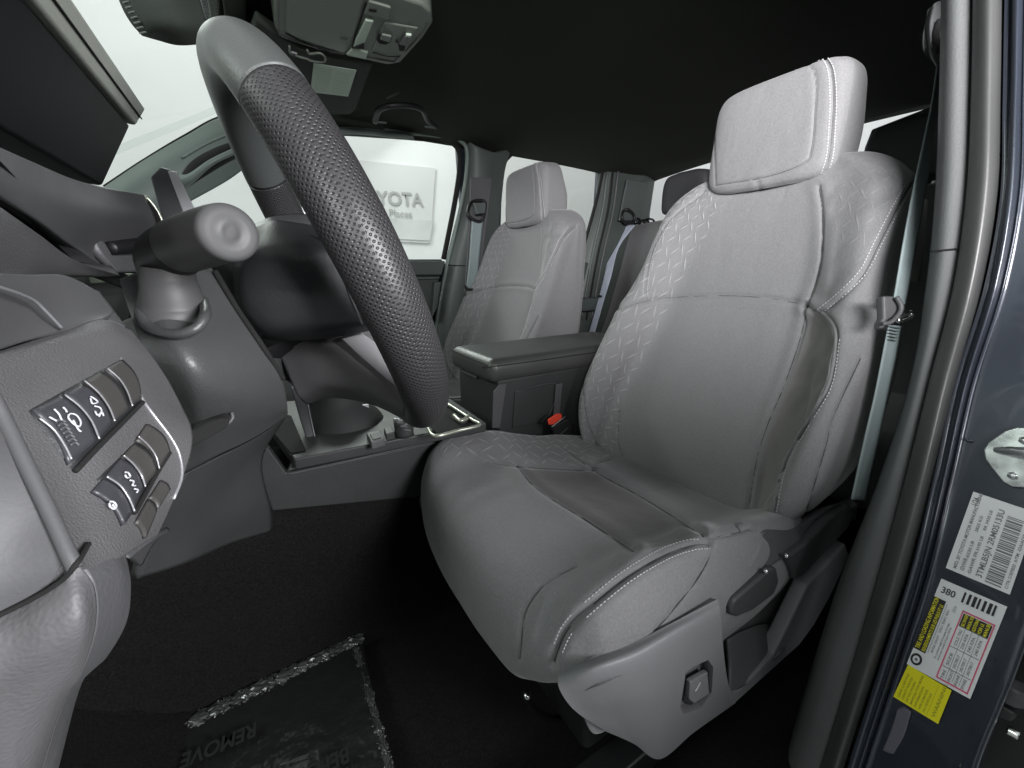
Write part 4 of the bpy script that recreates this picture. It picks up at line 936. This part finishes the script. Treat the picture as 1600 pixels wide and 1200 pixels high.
patch('cover', [YP([(724, 216, 1.54), (745, 228, 1.50), (775, 238, 1.50), (800, 232, 1.54)]), YP([(726, 250, 1.54), (745, 255, 1.50), (768, 260, 1.50), (790, 262, 1.54)]), YP([(722, 300, 1.54), (742, 300, 1.50), (765, 300, 1.50), (785, 300, 1.54)]),
                YP([(708, 360, 1.54), (728, 360, 1.50), (755, 360, 1.50), (780, 360, 1.54)]), YP([(696, 410, 1.54), (716, 412, 1.50), (745, 412, 1.50), (775, 412, 1.54)]), YP([(680, 490, 1.54), (704, 490, 1.50), (735, 490, 1.50), (770, 490, 1.54)]), YP([(668, 570, 1.54), (694, 570, 1.50), (725, 570, 1.50), (765, 570, 1.54)])], m_pillar, bp_, 60, 30, .03)
prism('upper_insert', YP([(734, 278, 1.499), (768, 278, 1.499), (762, 330, 1.499), (756, 380, 1.499), (748, 458, 1.499), (724, 458, 1.499), (731, 360, 1.499)]), (0, -.008, 0), m_pl, bp_, .003)
tube('trim_joint', YP([(700, 414, 1.505), (718, 415, 1.496), (748, 415, 1.496)]), .0018, m_gap, bp_, n=20, k=6)
sb = thing('seat_belt', 'pale seat belt hanging on the passenger side pillar', 'seat belt', 'front seat belts')
tube('belt_guide', YP([(737, 316, 1.48), (757, 315, 1.48), (756, 334, 1.46), (750, 346, 1.46), (737, 342, 1.46), (731, 332, 1.46)]), .006, m_blk, sb, n=50, k=10, closed=True)
prism('guide_cover', YP([(737, 318, 1.475), (756, 317, 1.475), (755, 334, 1.47), (741, 336, 1.47)]), (0, -.02, 0), m_pillar, sb, .004)
ribbon('webbing', [YP([(737, 344, 1.462), (755, 345, 1.462)]), YP([(734, 390, 1.465), (750, 390, 1.465)]), YP([(731, 425, 1.468), (747, 425, 1.468)]), YP([(728, 450, 1.47), (744, 451, 1.47)])], m_web, sb, .002)
tube('anchor', YP([(726, 446, 1.465), (732, 452, 1.46), (744, 453, 1.46), (740, 460, 1.46), (736, 468, 1.46)]), .005, m_blk, sb, n=30, k=8)
rdw = thing('rear_door', 'dark rear passenger door with grey glass between the two front headrests', 'car door')
prism('window_glass', [(.86, 1.575, .74), (1.44, 1.575, .74), (1.44, 1.56, 1.16), (.92, 1.56, 1.16)], (0, .004, 0), m_glassr, rdw, 0)
tube('window_frame', YP([(776, 372, 1.55), (780, 320, 1.55), (784, 268, 1.55), (796, 244, 1.55), (816, 238, 1.55), (880, 248, 1.55), (938, 258, 1.55), (942, 266, 1.55), (930, 320, 1.55), (912, 385, 1.55)]), .008, m_gap, rdw, n=120, k=10)
box('door_panel', (.80, 1.53, .08), (1.50, 1.60, .742), m_door, rdw, .006)
box('armrest', (.95, 1.46, .52), (1.4, 1.53, .58), m_pillar, rdw, .01)
cp = thing('rear_pillar', 'dark rear corner pillar behind the passenger side glass', 'pillar')
patch('cover', [YP([(938, 256, 1.56), (960, 262, 1.52), (990, 268, 1.50), (1010, 272, 1.48), (1024, 276, 1.50)]), YP([(928, 320, 1.56), (948, 320, 1.52), (975, 322, 1.50), (1000, 322, 1.48), (1017, 322, 1.50)]),
                YP([(912, 385, 1.56), (932, 385, 1.52), (955, 385, 1.50), (985, 385, 1.48), (1008, 385, 1.5)]), YP([(890, 480, 1.56), (910, 480, 1.52), (935, 480, 1.50), (970, 480, 1.48), (1000, 480, 1.5)]), YP([(880, 560, 1.56), (900, 560, 1.52), (925, 560, 1.50), (965, 560, 1.48), (1000, 560, 1.5)])], m_door, cp, 40, 30, .03)
prism('quarter_insert', YP([(978, 280, 1.478), (1008, 285, 1.478), (1000, 345, 1.478), (965, 345, 1.478)]), (0, -.01, 0), m_pillar, cp, .004)
for xx, c in ((948, m_pillar), (956, m_gap), (964, m_pl)): tube('seal_strip', YP([(xx+2, 268, 1.50), (xx-6, 330, 1.50), (xx-22, 400, 1.50), (xx-40, 500, 1.50)]), .005, c, cp, n=30, k=8)
tube('belt_guide', YP([(974, 330, 1.46), (982, 328, 1.45), (990, 335, 1.45), (990, 345, 1.45), (978, 348, 1.45), (972, 340, 1.45)]), .007, m_blk, cp, n=40, k=8, closed=True)
rs = thing('bench_seat', 'grey fabric rear bench seat with headrests, seen between the front seats', 'car seat')
rows = []
for z, x0, x1 in ((.20, 1.36, 1.70), (.34, 1.40, 1.72), (.5, 1.46, 1.74), (.7, 1.52, 1.76), (.86, 1.565, 1.77), (.91, 1.59, 1.765), (.925, 1.64, 1.74)):
    rows.append([(x0+.03, .20, z), (x0, .26, z), (x0-.012, .5, z), (x0+.006, .84, z), (x0-.012, 1.2, z), (x0, 1.44, z), (x0+.03, 1.50, z), (x1, 1.48, z), (x1, .84, z), (x1, .22, z)])
grid_mesh('backrest', gridof(rows, 50, 120, cv=True), m_fab, rs, cv=True, caps=True)
box('seat_base', (1.02, .2, .20), (1.50, 1.50, .38), m_fab, rs, .03)
for yc in (1.235, .50):
    rows = []
    for z, s_ in ((.94, .7), (.955, .95), (1.0, 1), (1.06, .98), (1.095, .85), (1.108, .5)):
        rows.append([(1.655+.055*s_*math.copysign(abs(math.cos(t))**.5, math.cos(t)), yc+.115*s_*math.copysign(abs(math.sin(t))**.5, math.sin(t)), z) for t in np.linspace(0, 2*math.pi, 24, endpoint=False)])
    grid_mesh('headrest', gridof(rows, 30, 60, cv=True), m_pl, rs, cv=True, caps=True)
for yc in (1.18, 1.29, .445, .555): tube('headrest_post', [(1.655, yc, .90), (1.655, yc, .95)], .006, m_chrome, rs, n=4, k=8)
for k, (x, y) in enumerate([(985, 347), (993, 345), (1006, 348), (1014, 346)]): tube('latch_loop', [PX(x+8*math.cos(a), y+4*math.sin(a), 1.60) for a in np.linspace(0, 2*math.pi, 9)[:-1]], .0045, m_gloss, rs, n=30, k=8, closed=True)
rb = thing('rear_seat_belt', 'pale blue grey rear seat belt running down behind the armrest box', 'seat belt')
ribbon('webbing', [[PX(978, 350, 1.56), PX(992, 352, 1.56)], [PX(955, 385, 1.50), PX(967, 387, 1.50)], [PX(944, 430, 1.42), PX(955, 432, 1.42)], [PX(934, 470, 1.36), PX(943, 472, 1.36)], [PX(918, 528, 1.26), PX(927, 528, 1.26)]], mat('pale_webbing', (.42, .46, .55), .6, bump=.4, bscale=900), rb, .002)
tube('belt_stop', [PX(936, 462, 1.34), PX(940, 463, 1.34)], .004, m_blk, rb, n=4, k=8)

# ================================================================== DRIVER DOOR OPENING
jb = thing('door_frame', 'dark slate painted door frame with trim strip and rubber seal at the right', 'door frame')
def row5(y, xs, X): return y, xs, X
ROW = [(-60, (1475, 1521, 1567, 1584, 1600, 1760), .745), (0, (1474, 1519, 1565, 1581, 1598, 1755), .74), (150, (1471, 1516, 1563, 1578, 1595, 1750), .73), (300, (1465, 1509, 1558, 1570, 1590, 1745), .72), (450, (1450, 1488, 1533, 1546, 1563, 1735), .71), (600, (1424, 1450, 1492, 1502, 1516, 1720), .70),
       (750, (1376, 1413, 1456, 1468, 1482, 1690), .67), (900, (1318, 1372, 1417, 1432, 1446, 1640), .625), (1050, (1270, 1328, 1368, 1384, 1398, 1590), .585), (1200, (1225, 1282, 1319, 1335, 1349, 1530), .55), (1330, (1180, 1240, 1280, 1297, 1310, 1500), .52)]
def strip(name, fn, m, nv=24, thick=.012, nu=150):
    return patch(name, [fn(y, xs, X) for y, xs, X in ROW], m, jb, nu, nv, thick)
def st_trim(y, xs, X):
    a, b = xs[0], xs[1]; return [PX(a-4, y, X+.05), PX(a, y, X+.012), PX(a*.7+b*.3, y, X), PX(a*.3+b*.7, y, X), PX(b-1, y, X+.004), PX(b+1, y, X+.012)]
strip('inner_trim', st_trim, m_trimB, thick=.003)
def st_seal(y, xs, X):
    a, b = xs[1], xs[2]; return [PX(a, y, X+.010), PX(a+2, y, X-.004), PX(a*.7+b*.3, y, X-.013), PX(a*.4+b*.6, y, X-.017), PX(a*.12+b*.88, y, X-.010), PX(b, y, X+.002), PX(b+2, y, X+.014)]
strip('rubber_seal', st_seal, m_seal, 30)
strip('seal_channel', lambda y, xs, X: [PX(xs[2]-3, y, X+.010), PX((xs[2]+xs[3])/2, y, X+.016), PX(xs[3]+3, y, X+.008)], m_gap, 6)
strip('pinch_weld', lambda y, xs, X: [PX(xs[3]-1, y, X+.012), PX(xs[3]+1, y, X-.001), PX((xs[3]+xs[4])/2, y, X-.006), PX(xs[4]-1, y, X), PX(xs[4]+2, y, X+.006)], m_paint, 16)
def XJ(y, px):   # painted jamb: slightly stepped outwards
    return np.interp(y, [r[0] for r in ROW], [r[2] for r in ROW])
strip('painted_jamb', lambda y, xs, X: [PX(xs[4]-2, y, X+.010), PX(xs[4]+3, y, X+.002), PX(xs[4]+14, y, X+.004), PX(xs[4]*.6+xs[5]*.4, y, X+.004), PX(xs[4]*.25+xs[5]*.75, y, X+.004), PX(xs[5]-6, y, X+.005), PX(xs[5], y, X+.02)], m_paint, 50, .02)
# outer body edge line + joint in trim
tube('trim_joint', [PX(1455, 393, .7145), PX(1475, 391, .7125), PX(1497, 389, .7145)], .0012, m_gap, jb, n=10, k=6)
tube('weld_dimple', [PX(1508, 686, .685), PX(1514, 689, .685), PX(1518, 688, .685)], .0016, m_paint, jb, n=8, k=8)
patch('wax_smear', [[PX(a, b, np.interp(b, [900, 1050, 1200, 1330], [.625, .585, .55, .52])+.0025) for a, b in r] for r in ([(1402, 1108), (1412, 1104), (1424, 1112)], [(1392, 1140), (1402, 1145), (1412, 1150)], [(1379, 1172), (1387, 1176), (1396, 1178)])], mat('wax', (.11, .105, .13), .6), jb, 14, 10, .0004)
stk = thing('door_striker', 'galvanised steel door striker plate bolted to the painted frame, far right', 'striker plate')
def XS(y): return np.interp(y, [r[0] for r in ROW], [r[2] for r in ROW])+.0035
plate_ = prism('plate', [PX(x, y, XS(y)-.001) for x, y in [(1538, 702), (1546, 690), (1572, 672), (1590, 667), (1640, 668), (1660, 690), (1655, 740), (1620, 762), (1582, 760), (1568, 752), (1550, 730), (1540, 716)]], (-.003, 0, 0), m_zinc, stk, .0012)
tube('striker_bar', [PX(1556, 703, XS(705)-.004), PX(1575, 704, XS(705)-.010), PX(1600, 706, XS(705)-.016), PX(1640, 708, XS(705)-.016)], [.003, .0045, .005, .005], m_zinc, stk, n=20, k=14)
for x, y in ((1582, 743), (1600, 688)): tube('bolt', [PX(x, y, XS(y)-.0035), PX(x, y, XS(y)-.0075)], .0042, m_zinc, stk, n=4, k=6)
# labels
def sticker(name, label, q, m, thick=.0005, off=.0012, group=None):
    t = thing(name, label, 'sticker', group)
    Q = [PX(x, y, XS(y)-off) for x, y in q]; base = prism('sheet', Q, (-thick, 0, 0), m, t, 0)
    f = bil([p+np.array([-thick-.0003, 0, 0]) for p in Q]); return t, f
def bar(name, f, s0, t0, s1, t1, m, par, lift=0):
    L_ = np.array([-lift, 0, 0]); return prism(name, [f(s0, t0)+L_, f(s1, t0)+L_, f(s1, t1)+L_, f(s0, t1)+L_], (-.0002, 0, 0), m, par, 0)
def stxt(s, f, s0, t0, h, w, m, par, rot=True, lift=.0003):
    """rot: reads upwards (from large t to small t), letters' tops towards small s. h = cap height in s, w = total length in t"""
    n = max(1, len(s))*.56
    if rot: fn = lambda x, y: f(s0-y*h*1.35, t0-x/n*w)+np.array([-lift, 0, 0])
    else: fn = lambda x, y: f(s0+x/n*w, t0-y*h*1.35)+np.array([-lift, 0, 0])
    return text3(s, 1, fn, m, par, bold=.012)
vin, f = sticker('certification_label', 'white certification label with barcode below the striker plate', [(1521, 768), (1622, 802), (1578, 929), (1478, 887)], m_paper)
stxt('MFD. BY TOYOTA MOTOR MANUFACTURING', f, .16, .96, .06, .90, m_ink, vin)
stxt('1/24', f, .13, .16, .10, .13, m_ink, vin)
stxt('GVWR', f, .28, .95, .07, .12, m_ink, vin); stxt('6230 LB', f, .28, .78, .05, .25, m_ink, vin); stxt('2825 KG', f, .28, .45, .05, .22, m_ink, vin)
stxt('GAWR FR', f, .39, .95, .055, .25, m_ink, vin); stxt('3195 LB', f, .39, .66, .05, .22, m_ink, vin); stxt('RR 3420 LB', f, .39, .40, .05, .30, m_ink, vin)
stxt('3TMLB5JN 2RM05133U', f, .56, .95, .10, .88, m_ink, vin)
random.seed(4); t = .14
while t < .96:
    w_ = random.choice([.008, .008, .014, .02]); bar('barcode_bar', f, .62, t, .86, t+w_, m_ink, vin); t += w_+random.choice([.009, .012, .018])
stxt('C/TR: 218/FB20  A/TM: -03A/AC60', f, .95, .95, .05, .80, m_ink, vin)
pl_, f = sticker('tire_placard', 'white tire and loading label with yellow bands and pink table on the frame', [(1471, 904), (1574, 948), (1516, 1092), (1417, 1037)], m_paper)
stxt('380', f, .06, .13, .07, .26, m_inkb, pl_, rot=False)
for k in range(7): bar('barcode_bar', f, .40+k*.075, .03, .432+k*.075+(k % 3)*.009, .14, m_inkb, pl_)
bar('black_band', f, -.01, .20, .20, .80, m_inkb, pl_)
stxt('TIRE AND LOADING INFORMATION', f, .09, .785, .075, .57, m_yel, pl_); stxt('RENSEIGNEMENTS SUR LES PNEUS ET LE', f, .185, .785, .06, .57, m_yel, pl_)
for k in range(4): bar('table_row', f, .23+k*.0, .22, .235, .78, m_ink, pl_) if k == 0 else None
stxt('SEATING CAPACITY', f, .30, .76, .035, .20, m_ink, pl_); stxt('TOTAL 5   FRONT 2   REAR 3', f, .30, .53, .04, .30, m_ink, pl_)
stxt('The combined weight of occupants and cargo', f, .37, .80, .032, .52, m_ink, pl_); stxt('should never exceed 515 kg or 1135 lbs.', f, .42, .80, .032, .5, m_ink, pl_)
stxt('2 0 2 4', f, .38, .27, .05, .09, m_ink, pl_)
for a in ((.47, .21, .49, .97), (.93, .21, .95, .97), (.47, .21, .95, .225), (.47, .955, .95, .97)): bar('table_border', f, *a, m_pink, pl_)
bar('yellow_head_field', f, .50, .235, .92, .37, m_inkb, pl_)
for k, s_ in enumerate(['SEE OWNERS', 'MANUAL FOR', 'ADDITIONAL', 'VOIR LE', 'MANUEL']): stxt(s_, f, .575+k*.08, .365, .052, .125, m_yel, pl_)
for t_ in (.37, .60, .82): bar('table_rule', f, .50, t_, .92, t_+.006, m_ink, pl_)
for s_ in (.60, .70, .80): bar('table_rule', f, s_, .38, s_+.006, .94, m_ink, pl_)
for k, (a_, b_, c_) in enumerate([('TIRE', 'SIZE', 'COLD TIRE'), ('FRONT', '245/70R17', '230 KPA'), ('REAR', '245/70R17', '240 KPA'), ('SPARE', '245/70R17', '240 KPA')]):
    s_ = .575+k*.10; stxt(a_, f, s_, .95, .045, .11, m_ink, pl_); stxt(b_, f, s_, .80, .045, .17, m_ink, pl_); stxt(c_, f, s_, .58, .045, .18, m_ink, pl_)
# little tyre drawing
Cc = (.11, .90)
for rr, mm, lf in ((.085, m_inkb, .0002), (.052, m_paper, .0004), (.022, m_ink, .0006)):
    prism('tyre_drawing', [f(Cc[0]+rr*math.cos(a)*1.1, Cc[1]+rr*.75*math.sin(a))+np.array([-lf, 0, 0]) for a in np.linspace(0, 2*math.pi, 22)[:-1]], (-.0002, 0, 0), mm, pl_, 0)
yl, f = sticker('warning_label', 'small plain yellow warning label stuck below the tire label', [(1419, 1038), (1487, 1079), (1466, 1131), (1396, 1088)], m_yel, off=.0014)
bar('side_rule', f, .74, .05, .745, .95, m_yink, yl)
stxt('WARNING', f, .90, .90, .075, .80, m_yink, yl)
for k in range(7): stxt(['LOAD CARRYING', 'CAPACITY REDUCED', 'SEE THE OWNERS', 'MANUAL FOR MORE', 'INFORMATION', 'VOIR LE MANUEL', 'DU VEHICULE'][k], f, .12+k*.095, .92, .05, .50+.3*random.random(), m_yink, yl)
# door hinge seen past the frame
hg = thing('hinge_bracket', 'dark metal hinge parts and bright edge in the bottom right corner', 'hinge')
prism('backing', [PX(x, y, .66) for x, y in [(1500, 1010), (1700, 900), (1700, 1300), (1440, 1300)]], (.02, 0, 0), m_blk, hg, 0)
prism('bracket', [PX(x, y, .60) for x, y in [(1552, 1078), (1570, 1070), (1592, 1082), (1610, 1085), (1610, 1112), (1585, 1108), (1560, 1096)]], (.02, 0, 0), m_pl, hg, .003)
prism('bracket', [PX(x, y, .60) for x, y in [(1540, 1105), (1560, 1100), (1590, 1118), (1580, 1130), (1556, 1120)]], (.02, 0, 0), m_dk, hg, .003)
tube('hinge_pin', [PX(1574, 1140, .60), PX(1584, 1145, .60), PX(1592, 1150, .60)], .0045, m_chrome, hg, n=8, k=12)
tube('bright_edge', [PX(1538, 1128, .575), PX(1520, 1165, .565), PX(1500, 1205, .555)], .003, m_chrome, hg, n=14, k=10)

# seat belt on the driver side
db = thing('seat_belt', 'pale grey green seat belt with grey tongue, right of the driver seat', 'seat belt', 'front seat belts')
rows = [DP([(1474, 0, .60), (1462, 4, .59), (1452, 14, .60)]), DP([(1474, 40, .585), (1455, 40, .575), (1446, 42, .59)]), DP([(1473, 75, .585), (1456, 78, .578), (1449, 78, .59)]), DP([(1471, 106, .60), (1464, 104, .60), (1459, 98, .60)])]
patch('belt_guide_cover', rows, m_trimB, db, 20, 16, .012)
tube('guide_slot', DP([(1468, 32, .572), (1462, 55, .572), (1466, 85, .574)]), .004, m_gap, db, n=20, k=8)
def WEB(l): return [DP([(a, y, d), (b, y+1, d+.012)]) for y, a, b, d in l]
ribbon('webbing', WEB([(104, 1464, 1472, .575), (160, 1456, 1468, .57), (230, 1441, 1457, .56), (300, 1426, 1446, .552), (380, 1411, 1432, .545), (440, 1401, 1421, .54), (475, 1395, 1414, .538)]), m_web, db, .0016)
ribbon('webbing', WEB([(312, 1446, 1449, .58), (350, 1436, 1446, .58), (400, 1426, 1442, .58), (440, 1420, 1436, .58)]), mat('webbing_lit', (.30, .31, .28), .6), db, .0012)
ribbon('webbing', WEB([(508, 1388, 1408, .545), (560, 1378, 1399, .55), (620, 1366, 1386, .556), (680, 1352, 1374, .562), (780, 1330, 1352, .575)]), m_web, db, .0016)
tg = prism('tongue', DP([(1380, 462, .525), (1398, 462, .525), (1404, 470, .525), (1406, 484, .525), (1401, 495, .525), (1388, 500, .525), (1384, 512, .525), (1376, 514, .525), (1376, 506, .525), (1381, 496, .525)]), M@np.array([0, 0, .012]), m_pl, db, .003)
tube('tongue_rim', DP([(1379, 506, .520), (1392, 503, .520), (1405, 490, .520), (1408, 478, .520), (1401, 464, .520)]), .0028, m_pl3, db, n=30, k=10)
tube('tongue_loop', DP([(1404, 497, .54), (1415, 492, .54), (1422, 488, .545), (1424, 494, .545), (1416, 500, .545), (1406, 502, .54)]), .003, m_chrome, db, n=40, k=8, closed=True)
for k in range(5): tube('fold_stitch', DP([(1390+k*.5-1, 510+k*5, .541), (1404-k*1.2, 513+k*5, .549)]), .0008, m_pillar, db, n=5, k=6)
# rear of the driver side: closed rear door and inner pillar, in shade
rd = thing('rear_door', 'dark rear driver side door trim behind the driver seat', 'car door')
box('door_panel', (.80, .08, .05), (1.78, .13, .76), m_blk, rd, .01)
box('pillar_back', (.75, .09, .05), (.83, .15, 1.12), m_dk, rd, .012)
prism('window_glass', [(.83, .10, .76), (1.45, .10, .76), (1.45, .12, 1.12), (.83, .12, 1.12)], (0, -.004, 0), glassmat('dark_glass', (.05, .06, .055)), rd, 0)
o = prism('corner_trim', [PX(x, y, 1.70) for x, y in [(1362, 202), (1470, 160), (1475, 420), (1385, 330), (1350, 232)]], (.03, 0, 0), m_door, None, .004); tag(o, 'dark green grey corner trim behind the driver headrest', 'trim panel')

# ================================================================== FLOOR MAT WITH FILM
fm = thing('floor_mat', 'black floor mat in the driver footwell under wrinkled clear film', 'floor mat')
prism('mat_base', ZP([(565, 994), (613, 1220), (330, 1330), (40, 1330), (150, 1205), (365, 1095)], .030), (0, 0, -.012), m_mat, fm, .004)
m_filmtxt = mat('film_print', (.015, .015, .016), .5)
def crumple(name, q, n, m_, amp, par, seedv, lo=8, hi=40):
    fq = bil(ZP(q, .034)); rs_ = np.random.RandomState(seedv); nn = n//3 if lo > 5 else n; G = np.zeros((n, nn, 3))
    ph = rs_.rand(9)*6; fr_ = lo+rs_.rand(9)*hi; sl = rs_.randn(9)*4
    for i in range(n):
        for j in range(nn):
            s, t = i/(n-1), j/(nn-1); p = fq(s, t)
            h = sum(abs(math.sin(fr_[k]*s+sl[k]*t*3+ph[k]))*(.5+.5*math.sin(ph[k]*3+t*5)) for k in range(9))/9
            G[i, j] = p+np.array([0, 0, amp*h*(.2+.8*math.sin(math.pi*t)**.5)])
    return grid_mesh(name, G, m_, par)
m_filmw = mat('film_crease', (.10, .103, .103), .26, metal=.5, coat=1)
def ruffle(name, A_, B_, wid, n, amp, seedv, z=.034):
    # gathered hem of the film: pleats across a narrow strip, each pleat of its own height and lean
    rs_ = np.random.RandomState(seedv); A_ = PZ(*A_, z); B_ = PZ(*B_, z); d = B_-A_; L_ = np.linalg.norm(d); d /= L_; s = np.array([d[1], -d[0], 0])
    G = np.zeros((n, 14, 3)); off = 0; h = 0; lean = 0
    hh = rs_.rand(n//3+3); ll = rs_.randn(n//3+3)
    for i in range(n):
        k = i/5; q = int(k); f = k-q; hv = hh[q]*(1-f)+hh[q+1]*f; lv = ll[q]*(1-f)+ll[q+1]*f
        env = .35+.65*abs(math.sin(i/n*5+seedv))
        for j in range(14):
            w = (j/13-.5)
            G[i, j] = A_+d*(i/(n-1)*L_+.004*lv*math.cos(w*3)+.003*math.sin(j*1.3+q))+s*(w*wid*(1+.35*lv*.4)+.0012*rs_.randn()*(abs(w) > .4))+np.array([0, 0, amp*hv*env*math.cos(w*math.pi)+.001*math.sin(j*2.1+q*3)])
    return grid_mesh(name, G, m_filmw, fm)
ruffle('film_hem', (292, 1132), (563, 996), .028, 260, .013, 2)
ruffle('film_hem', (556, 1012), (612, 1215), .012, 200, .004, 5)
ruffle('film_fold', (200, 1165), (292, 1132), .014, 50, .004, 15)
crumple('film_sheet', [(210, 1160), (563, 998), (606, 1220), (60, 1320)], 260, m_film, .0030, fm, 11, 1.5, 7)
o0 = PZ(402, 1128, .045); o1 = PZ(300, 1172, .045); dxx = (o1-o0)/np.linalg.norm(o1-o0); dyy = np.array([-dxx[1], dxx[0], 0])
text3('REMOVE', .024, lambda x, y: o0+dxx*x*1.0+dyy*y*1.3, m_filmtxt, fm, bold=.0006)
o0 = PZ(545, 1165, .045); o1 = PZ(440, 1212, .045)
text3('BEFORE USE', .024, lambda x, y: o0+dxx*x*1.0+dyy*y*1.3, m_filmtxt, fm, bold=.0006)

# ================================================================== put every root at the base of its thing
bpy.context.view_layer.update()
def allkids(o):
    r = []
    for c in o.children: r.append(c); r += allkids(c)
    return r
seen = {}
for t in THINGS:
    if t is globals().get('passenger'): continue
    lo = np.full(3, 1e9); hi = -lo
    for c in allkids(t):
        if c.type == 'MESH' and len(c.data.vertices):
            a = np.zeros(len(c.data.vertices)*3); c.data.vertices.foreach_get('co', a); a = a.reshape(-1, 3)
            lo = np.minimum(lo, a.min(0)); hi = np.maximum(hi, a.max(0))
    b = Vector(((lo[0]+hi[0])/2, (lo[1]+hi[1])/2, lo[2]))
    t.location = b
    for c in t.children: c.location = -b
    seen[t.name] = b
if 'passenger' in globals():
    b = seen[driver.name]
    for c in passenger.children: c.location = -b
    passenger.location = Vector(passenger.location)+Vector((b[0], b[1], b[2]))
if 'passenger' in globals(): passenger.rotation_euler = (0, math.radians(-3.2), 0); passenger.scale = (1.12, 1.09, 1)
print('objects', len(bpy.data.objects))
